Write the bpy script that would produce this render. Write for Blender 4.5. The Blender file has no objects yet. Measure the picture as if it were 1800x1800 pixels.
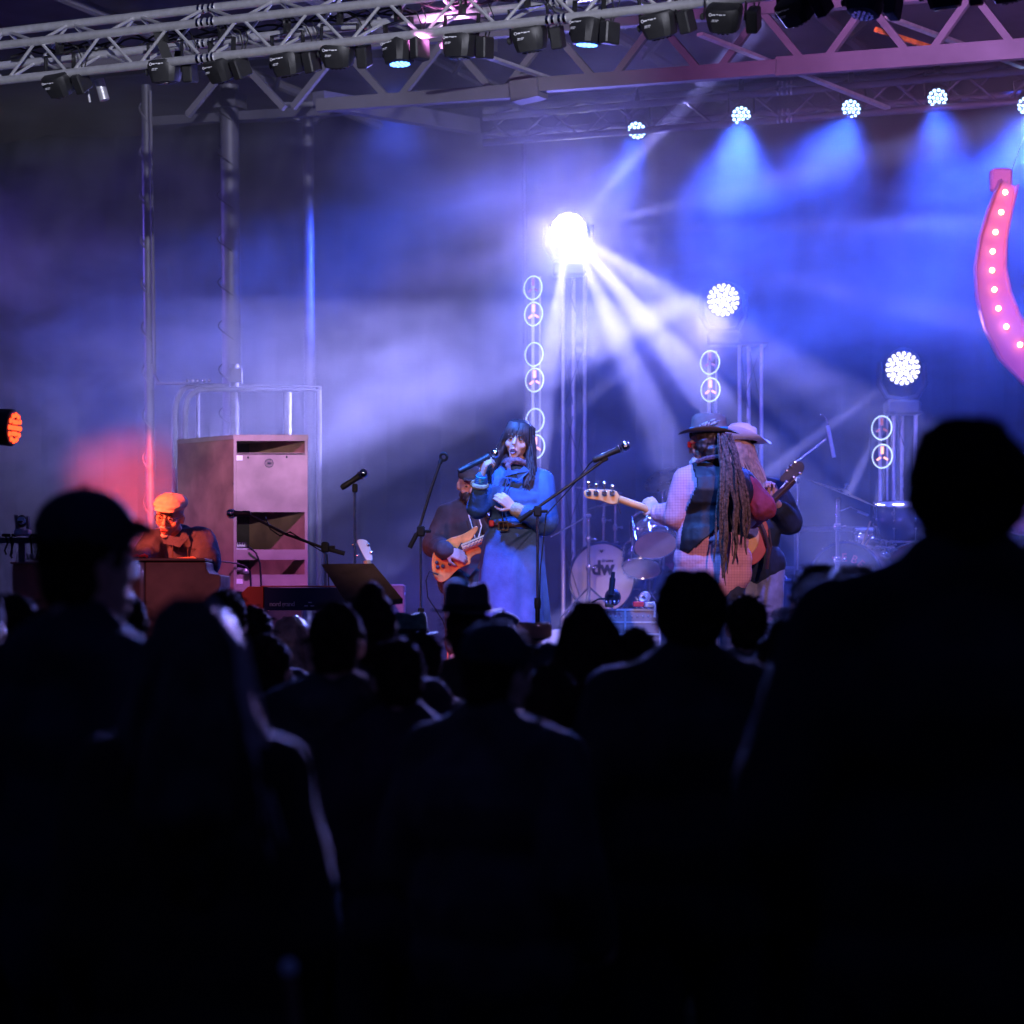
import bpy, math, random
from mathutils import Vector, Matrix, noise
random.seed(7)
SC = bpy.context.scene
COL = SC.collection
# ------------------------------------------------------------------ camera
F = 4500.0            # focal length in photo pixels (photo 1800 x 1800)
ZC = 1.62             # eye height
HY = 1070.0           # horizon row
def at(px, py, Y):
    return Vector(((px - 900.0) / F * Y, Y, ZC + (HY - py) / F * Y))
cam_d = bpy.data.cameras.new('camera'); cam = bpy.data.objects.new('camera', cam_d); COL.objects.link(cam)
cam.location = (0, 0, ZC); cam.rotation_euler = (math.radians(90), 0, 0)
cam_d.sensor_width = 36.0; cam_d.sensor_fit = 'HORIZONTAL'
cam_d.lens = 36.0 * F / 1800.0
cam_d.shift_y = (HY - 900.0) / 1800.0
cam_d.clip_start = 0.1; cam_d.clip_end = 2000
cam_d.dof.use_dof = True; cam_d.dof.focus_distance = 15.2
cam_d.dof.aperture_fstop = (cam_d.lens / 1000.0) / 0.036   # 36 mm wide entrance pupil
SC.camera = cam
# ------------------------------------------------------------------ world: clear night
W = bpy.data.worlds.new('World'); SC.world = W; W.use_nodes = True
bg = W.node_tree.nodes['Background']; bg.inputs[0].default_value = (0.12, 0.18, 1.0, 1); bg.inputs[1].default_value = 0.055
SC.view_settings.view_transform = 'Standard'; SC.view_settings.look = 'None'
SC.view_settings.exposure = 0.0; SC.view_settings.gamma = 1.0
SC.cycles.volume_step_rate = 1.0; SC.cycles.volume_max_steps = 128
SC.cycles.max_bounces = 4; SC.cycles.diffuse_bounces = 2; SC.cycles.glossy_bounces = 2; SC.cycles.transparent_max_bounces = 6
SC.cycles.volume_bounces = 0; SC.cycles.use_denoising = True; SC.cycles.sample_clamp_indirect = 4.0
SC.cycles.use_adaptive_sampling = True; SC.cycles.adaptive_threshold = 0.02
# stage frame: u runs along the stage to the picture's right (towards us), v runs to the back
TH = math.radians(22.0)
UU = Vector((math.cos(TH), -math.sin(TH), 0)); VV = Vector((math.sin(TH), math.cos(TH), 0))
C0 = Vector((0, 13.6, 0)); DECK = 1.05
def st(u, v, z): return C0 + UU * u + VV * v + Vector((0, 0, z))

# ------------------------------------------------------------------ lamps
WHITE = (0.33, 0.32, 1.0); LAV = (0.20, 0.18, 1.0); BLUE = (0.035, 0.095, 1.0); VIO = (0.20, 0.13, 1.0)
PINK = (1.0, 0.16, 0.55); RED = (1.0, 0.05, 0.03)
def spot(loc, tgt, col, power, ang, blend=0.3, rad=0.03, name='beam', linear=False):
    d = bpy.data.lights.new(name, 'SPOT'); d.color = col; d.energy = power
    d.spot_size = math.radians(ang); d.spot_blend = blend; d.shadow_soft_size = rad
    if linear:      # condenser-lens beam: falls off with r, not r squared
        d.use_nodes = True; nt = d.node_tree; e = nt.nodes['Emission']; lf = nt.nodes.new('ShaderNodeLightFalloff')
        lf.inputs['Strength'].default_value = 1.0; nt.links.new(lf.outputs['Linear'], e.inputs['Strength'])
    o = bpy.data.objects.new(name, d); COL.objects.link(o); o.location = loc
    o.rotation_euler = (Vector(tgt) - Vector(loc)).to_track_quat('-Z', 'Y').to_euler()
    return o
A = at(1000, 405, 20.0); B = at(1272, 527, 20.0); Cc = at(1587, 647, 19.6)
A0 = A + Vector((0, -0.16, -.02)); B0 = B + Vector((-.10, -0.12, -.02)); C1 = Cc + Vector((0, -0.16, -.03))
# beams of the tall moving light
for (x, y, Y, p, a, bl) in [
        (1225, 545, 19.0, 2300, 9, .6), (1180, 620, 19.0, 2900, 9, .6), (1110, 640, 19.0, 2600, 8, .6), (1250, 610, 19.0, 1700, 6, .5), (1150, 560, 19.0, 2600, 4, .5), (1080, 620, 19.0, 1500, 3.5, .5),
        (1250, 345, 19.0, 1700, 5, .8), (1240, 400, 19.0, 1500, 3, .6), (1200, 450, 19.0, 1400, 3, .6), (1160, 230, 19.0, 2800, 6, .8),
        (975, 560, 19.0, 2600, 6, .4), ]:
    spot(A0, at(x, y, Y), WHITE, p * 2.0, a, bl, .02, linear=True)
    spot(A0, at(x, y, Y), WHITE, p * 1.4, a, bl, .02)
for (x, y, Y, p, a, bl) in [
        (730, 664, 18.7, 1000, 26, .10), (1050, 545, 19.3, 700, 5, .5), (1060, 600, 19.3, 700, 4, .5), (1080, 665, 19.3, 800, 5, .5),
        (640, 650, 18.8, 900, 10, .7), (640, 730, 18.8, 1500, 11, .6)]:
    spot(B0, at(x, y, Y), WHITE, p * 2.4, a, bl, .03, linear=True)
for (x, y, Y, p, a, bl) in [
        (1430, 770, 19.0, 9000, 3.5, .5), (1495, 860, 19.1, 13000, 3.2, .5), (1545, 880, 19.1, 12000, 2.8, .5), (1580, 880, 19.1, 12000, 2.6, .5),
        (1640, 860, 19.1, 8000, 3.5, .5), (1545, 760, 18.6, 60, 44, .9)]:
    spot(C1, at(x, y, Y), WHITE, p * 2.0, a, bl, .03, linear=True)
for (x, y, Y, p, a, bl, ln) in [(670, 520, 18.8, 560, 20, .9, True), (800, 300, 19.0, 200, 34, .9, True), (1020, 430, 15.0, 620, 100, 1.0, False), (1130, 560, 18.6, 900, 30, 1.0, False)]:
    spot(A0, at(x, y, Y), LAV, p, a, bl, linear=ln)
# blue wash heads on the back truss
PARS = [(1120, 228, 19.0), (1303, 203, 18.7), (1497, 190, 18.4), (1648, 172, 18.2), (1806, 185, 18.0)]
for i, (x, y, Y) in enumerate(PARS):
    p = at(x, y + 4, Y); dx = (-160, -50, -150, 10, -80)[i]
    spot(p + Vector((0, -.06, -.05)), at(x + dx, y + 420, Y - .8), BLUE, (950, 1900, 1250, 1600, 2000)[i], (60, 74, 84, 66, 80)[i], 1.0, .08)
    spot(p + Vector((0, -.06, -.05)), at(x + dx * 1.4, y + 420, Y - .8), (.12, .2, 1), (60, 240, 120, 60, 200)[i], (16, 20, 15, 30, 24)[i], .8, .06)
# spots added to tint the haze blue and violet, most without a lamp
spot(at(700, 140, 19.9), at(690, 700, 19.0), BLUE, 200, 80, 1.0, .12)
spot(at(1120, 232, 18.95) + Vector((-.1, 0, -.06)), at(660, 430, 20.2), BLUE, 3600, 24, 1.0, .1, linear=True)  # this one is the leftmost lit lamp's own beam
spot(at(1800, 150, 18.3), at(1450, 800, 19.5), BLUE, 700, 44, 1.0, .1, linear=True)
spot(st(-8.6, 4.0, 4.6), st(0.5, 5.0, 2.6), VIO, 950, 50, .9, .15)
spot(st(-7.6, 2.0, 3.2), st(-2.0, 6.5, 1.6), (.26, .13, 1), 260, 60, .9, .15)
# front truss pars that are switched on, shining back over the band
spot(at(705, 128, 13.9) + Vector((0, .05, -.02)), at(900, 930, 15.1), (.03, .16, 1), 1500, 40, .5, .08)
spot(at(1043, 92, 13.4) + Vector((0, .05, -.02)), at(1000, 900, 15.2), (.05, .2, 1), 1000, 50, .5, .08)
spot(at(1400, 60, 12.9) + Vector((0, .05, -.02)), at(1420, 900, 17), (.08, .10, 1), 700, 60, .6, .08)
spot(at(390, 170, 14.4) + Vector((0, .05, -.02)), at(440, 880, 17.0), (.6, .18, .9), 760, 24, .6, .08)
# front of house, from a mast behind the audience, over their heads
spot((-4.5, -3.0, 8.0), at(880, 880, 15.2), (1.0, .66, .62), 5600, 6.6, .35, .1)
spot((5.5, -3.0, 8.0), at(1180, 880, 15.2), (1.0, .50, .56), 7500, 7.0, .35, .1)
spot((-4.5, -3.0, 8.0), at(300, 1010, 14.8), (1.0, .30, .48), 1700, 5.2, .6, .1)
# floor wash, magenta, from the stage's left front corner, and pink uplight on the roof
spot(at(745, 1165, 13.9), at(858, 1060, 15.0), (1, .05, .5), 60, 40, .6, .05)
spot(st(-.6, .1, 4.7), st(0.6, 3.4, 5.95), (.85, .24, .75), 1000, 110, .9, .08)
spot(st(2.3, .1, 4.5), st(2.9, 3.2, 5.95), (.75, .34, .9), 760, 110, .9, .08)
# added spot to brighten the front truss; no such lamp stands there
spot((2.5, -4.0, 5.2), at(560, 60, 14), (.8, .8, 1.0), 15000, 15, .5, .1)
# red wash head at the stage's far left
RP = at(22, 752, 14.1)
spot(RP + Vector((.06, 0, 0)), at(300, 905, 15.0), RED, 210, 34, .7, .05)
spot(RP + Vector((.06, 0, 0)), at(300, 925, 15.0), (1, .10, .03), 330, 30, .7, .05)
spot(RP + Vector((.06, .05, 0)), at(150, 815, 17.0), RED, 4200, 11, 1.0, .05, linear=True)
# back light that reaches the audience
spot(at(1272, 560, 19.6), (-1.0, 5.5, 1.3), (.36, .30, 1), 1300, 16, .8, .08, linear=True)
spot(at(1000, 430, 19.6), (-.2, 8.5, 1.3), (.14, .2, 1), 1500, 22, .8, .08, linear=True)
# ------------------------------------------------------------------ materials
def mat(name, col, rough=.6, metal=0.0, var=0.0, scale=8.0, bump=0.0, spec=.5, emit=None, estr=0.0, col2=None, sheen=0.0, bscale=None):
    m = bpy.data.materials.new(name); m.use_nodes = True; nt = m.node_tree; N = nt.nodes; L = nt.links
    b = N['Principled BSDF']
    b.inputs['Base Color'].default_value = (*col, 1); b.inputs['Roughness'].default_value = rough
    b.inputs['Metallic'].default_value = metal; b.inputs['Specular IOR Level'].default_value = spec
    if sheen: b.inputs['Sheen Weight'].default_value = sheen; b.inputs['Sheen Roughness'].default_value = .4
    if emit: b.inputs['Emission Color'].default_value = (*emit, 1); b.inputs['Emission Strength'].default_value = estr
    if var or bump:
        tc = N.new('ShaderNodeTexCoord'); nz = N.new('ShaderNodeTexNoise'); nz.inputs['Scale'].default_value = scale; nz.inputs['Detail'].default_value = 4
        L.new(tc.outputs['Object'], nz.inputs['Vector'])
        if var:
            mx = N.new('ShaderNodeMix'); mx.data_type = 'RGBA'
            c2 = col2 or tuple(max(0, c * (1 - var)) for c in col); c1 = col if col2 else tuple(min(1, c * (1 + var * .5)) for c in col)
            mx.inputs[6].default_value = (*c1, 1); mx.inputs[7].default_value = (*c2, 1)
            rp = N.new('ShaderNodeMapRange'); rp.inputs['From Min'].default_value = .35; rp.inputs['From Max'].default_value = .65
            L.new(nz.outputs['Fac'], rp.inputs['Value']); L.new(rp.outputs[0], mx.inputs[0]); L.new(mx.outputs[2], b.inputs['Base Color'])
            r2 = N.new('ShaderNodeMapRange'); r2.inputs['To Min'].default_value = max(.05, rough - .1); r2.inputs['To Max'].default_value = min(1, rough + .12)
            L.new(nz.outputs['Fac'], r2.inputs['Value']); L.new(r2.outputs[0], b.inputs['Roughness'])
        if bump:
            n2 = N.new('ShaderNodeTexNoise'); n2.inputs['Scale'].default_value = bscale or scale * 3; n2.inputs['Detail'].default_value = 3
            L.new(tc.outputs['Object'], n2.inputs['Vector'])
            bp = N.new('ShaderNodeBump'); bp.inputs['Strength'].default_value = bump; bp.inputs['Distance'].default_value = .01
            L.new(n2.outputs['Fac'], bp.inputs['Height']); L.new(bp.outputs[0], b.inputs['Normal'])
    return m
def glow(name, col, s):
    m = bpy.data.materials.new(name); m.use_nodes = True; nt = m.node_tree; nt.nodes.clear()
    e = nt.nodes.new('ShaderNodeEmission'); o = nt.nodes.new('ShaderNodeOutputMaterial')
    e.inputs[0].default_value = (*col, 1); e.inputs[1].default_value = s; nt.links.new(e.outputs[0], o.inputs[0]); return m
def plaid(name, c1, c2, pitch):
    m = mat(name, c1, .85, bump=.4, scale=12); nt = m.node_tree; N = nt.nodes; L = nt.links; b = N['Principled BSDF']
    tc = N.new('ShaderNodeTexCoord'); sp = N.new('ShaderNodeSeparateXYZ'); L.new(tc.outputs['Object'], sp.inputs[0]); outs = []
    for k in (0, 2):
        mm = N.new('ShaderNodeMath'); mm.operation = 'MULTIPLY'; mm.inputs[1].default_value = 1 / pitch; L.new(sp.outputs[k], mm.inputs[0])
        fr = N.new('ShaderNodeMath'); fr.operation = 'FRACT'; L.new(mm.outputs[0], fr.inputs[0])
        gt = N.new('ShaderNodeMath'); gt.operation = 'GREATER_THAN'; gt.inputs[1].default_value = .68; L.new(fr.outputs[0], gt.inputs[0]); outs.append(gt)
    ad = N.new('ShaderNodeMath'); ad.operation = 'ADD'; L.new(outs[0].outputs[0], ad.inputs[0]); L.new(outs[1].outputs[0], ad.inputs[1])
    hf = N.new('ShaderNodeMath'); hf.operation = 'MULTIPLY'; hf.inputs[1].default_value = .5; L.new(ad.outputs[0], hf.inputs[0])
    mx = N.new('ShaderNodeMix'); mx.data_type = 'RGBA'; mx.inputs[6].default_value = (*c1, 1); mx.inputs[7].default_value = (*c2, 1)
    L.new(hf.outputs[0], mx.inputs[0]); L.new(mx.outputs[2], b.inputs['Base Color']); return m
M = {}
M['alu'] = mat('aluminium', (.66, .66, .68), .34, .62, .12, 20, .15)
M['chrome'] = mat('chrome', (.8, .8, .82), .12, 1.0, .1, 20)
M['black'] = mat('black_paint', (.018, .018, .02), .5, 0, .3, 12, .1)
M['blackmetal'] = mat('black_metal', (.02, .02, .022), .35, .3, .2, 20)
M['rubber'] = mat('rubber', (.012, .012, .013), .8)
M['steelpaint'] = mat('painted_steel', (.10, .095, .13), .5, .2, .25, 3, .2)
M['whitepaint'] = mat('white_steel', (.13, .12, .155), .75, 0, .2, 2.5, .15)
M['tarp'] = mat('roof_fabric', (.10, .09, .14), .8, 0, .4, 1.2, .4)
M['drape'] = mat('black_drape', (.010, .011, .026), .95, 0, .3, 2, .5, spec=.1)
M['deck'] = mat('deck_ply', (.06, .055, .06), .6, 0, .4, 3, .2)
M['ground'] = mat('trampled_grass', (.02, .024, .012), 1.0, 0, .5, 6, .6, spec=0)
M['wood'] = mat('walnut', (.34, .17, .11), .42, 0, .45, 4, .1)
M['woodpale'] = mat('pale_ply', (.34, .24, .22), .55, 0, .25, 5, .1)
M['skin'] = mat('skin', (.55, .32, .23), .55, 0, .15, 25, .15)
M['skindark'] = mat('skin_tan', (.42, .23, .16), .55, 0, .15, 25, .15)
M['lip'] = mat('lips', (.35, .08, .09), .4)
M['dark'] = mat('mouth_dark', (.03, .008, .01), .6)
M['eye'] = mat('eye', (.02, .015, .012), .15)
M['hairblack'] = mat('black_hair', (.030, .020, .022), .5, 0, .4, 30, spec=.35)
M['hairbrown'] = mat('brown_hair', (.035, .02, .014), .5, 0, .5, 30)
M['hairblond'] = mat('blond_hair', (.42, .26, .16), .5, 0, .4, 30)
M['hairgrey'] = mat('grey_hair', (.45, .43, .42), .6, 0, .3, 30)
M['dread'] = mat('dreadlocks', (.17, .115, .09), .9, 0, .6, 60, 1.0, bscale=160)
M['denim'] = mat('washed_denim', (.042, .105, .25), .85, 0, .45, 5, .18, bscale=90)
M['denimdark'] = mat('dark_denim', (.03, .045, .10), .85, 0, .3, 9, .4, bscale=60)
M['jeans'] = mat('grey_jeans', (.20, .22, .28), .85, 0, .3, 9, .4, bscale=60)
M['cuff'] = mat('tan_cuff', (.34, .26, .15), .9, 0, .3, 30, .3)
M['brownshirt'] = mat('brown_hoodie', (.075, .045, .042), .95, 0, .25, 10, .4)
M['scarf'] = mat('patterned_scarf', (.05, .035, .045), .8, 0, .6, 60, .3, col2=(.20, .10, .12))
M['leather'] = mat('brown_leather', (.06, .028, .018), .4, 0, .3, 20)
M['gold'] = mat('brass', (.85, .62, .25), .25, 1.0)
M['red'] = mat('red_plastic', (.7, .03, .03), .4)
M['vest'] = mat('charcoal_vest', (.016, .02, .026), .6, 0, .3, 6, .4)
M['plaid'] = plaid('pink_check', (.66, .33, .38), (.53, .24, .29), .016)
M['redshirt'] = mat('red_cloth_and_sleeve_light', (.35, .05, .08), .8, 0, .3, 8, .4)  # red cloth; on the bassist's right sleeve it stands in for red light
M['hatgrey'] = mat('taupe_felt', (.17, .14, .125), .9, 0, .2, 12, .3)
M['hatwhite'] = mat('white_felt', (.85, .83, .80), .7, 0, .1, 12, .2)
M['turq'] = mat('turquoise', (.02, .30, .45), .35)
M['feather'] = mat('feather', (.45, .45, .42), .8, 0, .8, 90, col2=(.03, .03, .03))
M['capcream'] = mat('cream_cap', (.60, .48, .36), .9, 0, .15, 20, .3)
M['orange'] = mat('flamed_maple', (.80, .26, .05), .22, 0, .35, 14)
M['sunburst'] = mat('cherry_top', (.50, .09, .035), .22, 0, .3, 5)
M['maple'] = mat('maple_neck', (.66, .34, .12), .35, 0, .2, 9)
M['cream'] = mat('cream', (.75, .68, .55), .5)
M['drumhead'] = mat('drum_head', (.66, .60, .62), .55, 0, .16, 5)
M['drumshell'] = mat('dark_drum_shell', (.02, .03, .09), .18, 0, .3, 3)
M['drumtan'] = mat('tan_drum_head', (.62, .36, .30), .5, 0, .15, 6)
M['bronze'] = mat('cymbal_bronze', (.80, .66, .42), .28, 1.0, .2, 14)
M['ink'] = mat('black_print', (.03, .02, .035), .6)
M['redink'] = mat('red_print', (.55, .07, .10), .6)
M['whiteprint'] = mat('white_print', (.75, .75, .8), .5)
M['nordred'] = mat('orange_red_lacquer', (.90, .11, .04), .3)
M['keysblack'] = mat('glossy_panel', (.05, .05, .11), .12)
M['label'] = mat('paper_label', (.85, .85, .85), .6)
M['stickwood'] = mat('hickory', (.60, .42, .25), .5)
M['greencap'] = mat('green_cap', (.07, .17, .13), .9, 0, .5, 25)
M['tanhat'] = mat('tan_felt', (.42, .24, .15), .9, 0, .2, 10)
M['pinkpaint'] = mat('pink_enamel', (.78, .30, .50), .4, 0, .1, 4)
M['ledblue'] = glow('led_blue', (.08, .25, 1.0), 9)
M['ledwhite'] = glow('led_bluewhite', (.34, .56, 1.0), 6)
M['lamphot'] = glow('lamp_hot', (.80, .78, 1.0), 120)
M['lampcell'] = glow('lamp_cell', (.74, .72, 1.0), 2.6)
M['ledred'] = glow('led_red', (1.0, .055, .015), 4.2)
M['ringglow'] = glow('ring_glow', (.60, .80, 1.0), 1.9)
M['filament'] = glow('filament', (1.0, .42, .20), 2.2)
M['filamentdim'] = glow('filament_dim', (1.0, .25, .22), .35)
M['bulb'] = glow('bulb', (1.0, .42, .20), 12)
M['reddot'] = glow('pilot_red', (1.0, .05, .04), 14)
for nm, c in [('c0', (.022, .024, .030)), ('c1', (.040, .028, .024)), ('c2', (.020, .030, .045)), ('c3', (.05, .05, .055)), ('c4', (.035, .026, .042))]:
    M[nm] = mat('dark_cloth_' + nm, c, .9, 0, .3, 8, .3, spec=.25)
M['hairpale'] = mat('rim_light_hair', (.62, .45, .42), .5, 0, .3, 30, spec=.5, sheen=.5)  # pale tone paints the rim light on one side of dark hair
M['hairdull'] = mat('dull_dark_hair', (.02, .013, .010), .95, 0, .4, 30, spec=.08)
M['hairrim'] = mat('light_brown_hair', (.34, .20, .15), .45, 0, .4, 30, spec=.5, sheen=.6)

# ------------------------------------------------------------------ mesh helpers
def basis(d):
    d = Vector(d).normalized(); a = Vector((0, 0, 1)) if abs(d.z) < .95 else Vector((0, 1, 0))
    x = d.cross(a).normalized(); y = d.cross(x).normalized(); return x, y, d
class G:
    def __init__(s): s.v = []; s.f = []
    def quadring(s, rings, caps=True):
        n = len(rings[0]); base = len(s.v)
        for r in rings: s.v += [tuple(p) for p in r]
        for i in range(len(rings) - 1):
            for j in range(n):
                a = base + i * n + j; b = base + i * n + (j + 1) % n
                s.f.append((a, b, b + n, a + n))
        if caps:
            s.f.append(tuple(base + j for j in range(n))[::-1]); k = base + (len(rings) - 1) * n; s.f.append(tuple(k + j for j in range(n)))
        return s
    def tube(s, pts, r, seg=8, caps=True):
        pts = [Vector(p) for p in pts]; rr = r if isinstance(r, (list, tuple)) else [r] * len(pts); rings = []; px = None
        for i, p in enumerate(pts):
            d = (pts[min(i + 1, len(pts) - 1)] - pts[max(i - 1, 0)])
            if d.length < 1e-9: d = Vector((0, 0, 1))
            d.normalize()
            if px is None: x, y, _ = basis(d)
            else:
                x = px - d * px.dot(d)
                if x.length < 1e-6: x, y, _ = basis(d)
                x.normalize(); y = d.cross(x)
            px = x; rings.append([p + (x * math.cos(t) + y * math.sin(t)) * rr[i] for t in [2 * math.pi * k / seg for k in range(seg)]])
        # consistent orientation outward
        return s.quadring([list(reversed(q)) for q in rings] if False else rings, caps)
    def cap(s, p0, p1, r0, r1=None, seg=12):
        r1 = r0 if r1 is None else r1; p0 = Vector(p0); p1 = Vector(p1); d = p1 - p0
        if d.length < 1e-6: d = Vector((0, 0, 1e-4)); p1 = p0 + d
        u = d.normalized(); pts = []; rr = []
        for k in range(5):
            a = math.pi / 2 * (1 - k / 4); pts.append(p0 - u * r0 * math.sin(a)); rr.append(max(1e-4, r0 * math.cos(a)))
        for k in range(5):
            a = math.pi / 2 * (k / 4); pts.append(p1 + u * r1 * math.sin(a)); rr.append(max(1e-4, r1 * math.cos(a)))
        x, y, _ = basis(u)
        return s.quadring([[p + (x * math.cos(t) + y * math.sin(t)) * r for t in [2 * math.pi * j / seg for j in range(seg)]] for p, r in zip(pts, rr)])
    def chain(s, pts, rs, seg=12):
        for i in range(len(pts) - 1): s.cap(pts[i], pts[i + 1], rs[i], rs[i + 1], seg)
        return s
    def ell(s, c, r, R=None, seg=16, rings=10):
        c = Vector(c); R = R or Matrix.Identity(3); q = []
        for i in range(rings + 1):
            a = math.pi * i / rings; z = -math.cos(a); w = max(1e-3, math.sin(a))
            q.append([c + R @ Vector((r[0] * w * math.cos(t), r[1] * w * math.sin(t), r[2] * z)) for t in [2 * math.pi * j / seg for j in range(seg)]])
        return s.quadring(q)
    def box(s, c, d, R=None, taper=1.0):
        c = Vector(c); R = R or Matrix.Identity(3); b = len(s.v)
        for z in (-.5, .5):
            t = 1.0 if z < 0 else taper
            for x, y in ((-.5, -.5), (.5, -.5), (.5, .5), (-.5, .5)): s.v.append(tuple(c + R @ Vector((x * d[0] * t, y * d[1] * t, z * d[2]))))
        for q in ((0, 3, 2, 1), (4, 5, 6, 7), (0, 1, 5, 4), (1, 2, 6, 5), (2, 3, 7, 6), (3, 0, 4, 7)): s.f.append(tuple(b + k for k in q))
        return s
    def rbox(s, c, d, R=None, r=.01):
        """box with chamfered vertical and horizontal edges"""
        c = Vector(c); R = R or Matrix.Identity(3); x, y, z = d[0] / 2, d[1] / 2, d[2] / 2; r = min(r, x * .9, y * .9, z * .9)
        def ring(ix, h): return [(x - ix, -(y - ix) + (r if ix == 0 else 0)), (x - ix, y - ix - (r if ix == 0 else 0)), (x - ix - (r if ix == 0 else 0), y - ix), (-(x - ix) + (r if ix == 0 else 0), y - ix), (-(x - ix), y - ix - (r if ix == 0 else 0)), (-(x - ix), -(y - ix) + (r if ix == 0 else 0)), (-(x - ix) + (r if ix == 0 else 0), -(y - ix)), (x - ix - (r if ix == 0 else 0), -(y - ix))]
        q = []
        for ix, h in ((r, -z), (0, -z + r), (0, z - r), (r, z)):
            if ix: pts = [(x - r, -(y - r)), (x - r, y - r), (x - r - 1e-4, y - r), (-(x - r), y - r), (-(x - r), y - r - 1e-4), (-(x - r), -(y - r)), (-(x - r) + 1e-4, -(y - r)), (x - r - 1e-4, -(y - r))]
            else: pts = ring(0, h)
            q.append([c + R @ Vector((a, b, h)) for a, b in pts])
        return s.quadring(q)
    def prism(s, poly, t):
        """poly: list of 3D points; t: thickness vector"""
        b = len(s.v); n = len(poly); t = Vector(t)
        s.v += [tuple(Vector(p)) for p in poly] + [tuple(Vector(p) + t) for p in poly]
        s.f.append(tuple(range(b, b + n))); s.f.append(tuple(range(b + 2 * n - 1, b + n - 1, -1)))
        for i in range(n): s.f.append((b + i, b + n + i, b + n + (i + 1) % n, b + (i + 1) % n))
        return s
    def lathe(s, prof, c, ax=(0, 0, 1), seg=24, caps=True):
        x, y, d = basis(ax); c = Vector(c)
        return s.quadring([[c + d * h + (x * math.cos(t) + y * math.sin(t)) * max(r, 1e-4) for t in [2 * math.pi * k / seg for k in range(seg)]] for r, h in prof], caps)
    def torus(s, c, ax, R, r, seg=40, s2=8, squash=1.0, xdir=None):
        x, y, d = basis(ax); c = Vector(c)
        if xdir: x = Vector(xdir).normalized(); y = d.cross(x).normalized()
        pts = [c + x * math.cos(t) * R * squash + y * math.sin(t) * R for t in [2 * math.pi * k / seg for k in range(seg)]]
        b = len(s.v)
        for i, p in enumerate(pts):
            o = (p - c).normalized()
            for k in range(s2):
                a = 2 * math.pi * k / s2; s.v.append(tuple(p + o * r * math.cos(a) + d * r * math.sin(a)))
        for i in range(seg):
            for k in range(s2):
                a = b + i * s2 + k; a2 = b + i * s2 + (k + 1) % s2; c_ = b + ((i + 1) % seg) * s2 + k; c2 = b + ((i + 1) % seg) * s2 + (k + 1) % s2
                s.f.append((a, c_, c2, a2))
        return s

def worldloc(o):
    v = Vector((0, 0, 0))
    while o is not None: v += o.location; o = o.parent
    return v
def fixn(me):
    import bmesh
    bm = bmesh.new(); bm.from_mesh(me); bmesh.ops.recalc_face_normals(bm, faces=bm.faces); bm.to_mesh(me); bm.free()
def shade(me, ang=40):
    me.polygons.foreach_set('use_smooth', [True] * len(me.polygons))
    try: me.set_sharp_from_angle(angle=math.radians(ang))
    except Exception: pass
def link(name, me, m, parent):
    me.name = name
    me.materials.clear(); me.materials.append(m)
    o = bpy.data.objects.new(name, me); COL.objects.link(o)
    if parent is not None: o.parent = parent
    return o
def mk(name, g, m, parent=None, smooth=True, ang=40, local=False):
    """world-space geometry -> object under parent"""
    off = Vector((0, 0, 0)) if local or parent is None else worldloc(parent)
    me = bpy.data.meshes.new(name); me.from_pydata([tuple(Vector(v) - off) for v in g.v], [], g.f); me.update(); fixn(me)
    if smooth: shade(me, ang)
    return link(name, me, m, parent)
def organic(name, g, m, parent=None, voxel=.008, it=4, folds=None, local=False, fac=.5, decimate=0):
    """union of overlapping solids -> one continuous skin"""
    off = Vector((0, 0, 0)) if local or parent is None else worldloc(parent)
    me = bpy.data.meshes.new(name); me.from_pydata([tuple(Vector(v) - off) for v in g.v], [], g.f); me.update(); fixn(me)
    o = bpy.data.objects.new(name, me); COL.objects.link(o)
    r = o.modifiers.new('r', 'REMESH'); r.mode = 'VOXEL'; r.voxel_size = voxel; r.adaptivity = 0
    if it: s = o.modifiers.new('s', 'SMOOTH'); s.iterations = it; s.factor = fac
    dg = bpy.context.evaluated_depsgraph_get(); m2 = bpy.data.meshes.new_from_object(o.evaluated_get(dg))
    bpy.data.objects.remove(o); bpy.data.meshes.remove(me)
    if folds:
        amp, fx, fz = folds; sd = random.random() * 50
        nr = [v.normal.copy() for v in m2.vertices]; out = []
        for v, q in zip([v.co.copy() for v in m2.vertices], nr):
            n = noise.noise(Vector((v.x * fx + sd, v.y * fx, v.z * fz))) + .5 * noise.noise(Vector((v.x * fx * 2.3, v.y * fx * 2.3 + sd, v.z * fz * 2.1)))
            out += list(v + q * (amp * n))
        m2.vertices.foreach_set('co', out)
        m2.update()
    m2.polygons.foreach_set('use_smooth', [True] * len(m2.polygons))
    return link(name, m2, m, parent)
def thing(name, loc, label, cat, group=None, kind=None):
    o = bpy.data.objects.new(name, None); COL.objects.link(o); o.location = loc; o.empty_display_size = .1
    return tag(o, label, cat, group, kind)
def tag(o, label=None, cat=None, group=None, kind=None):
    if label: o['label'] = label
    if cat: o['category'] = cat
    if group: o['group'] = group
    if kind: o['kind'] = kind
    return o
def copytree(o, parent=None):
    c = o.copy(); COL.objects.link(c); c.parent = parent
    for ch in list(o.children): copytree(ch, c)
    return c
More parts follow.
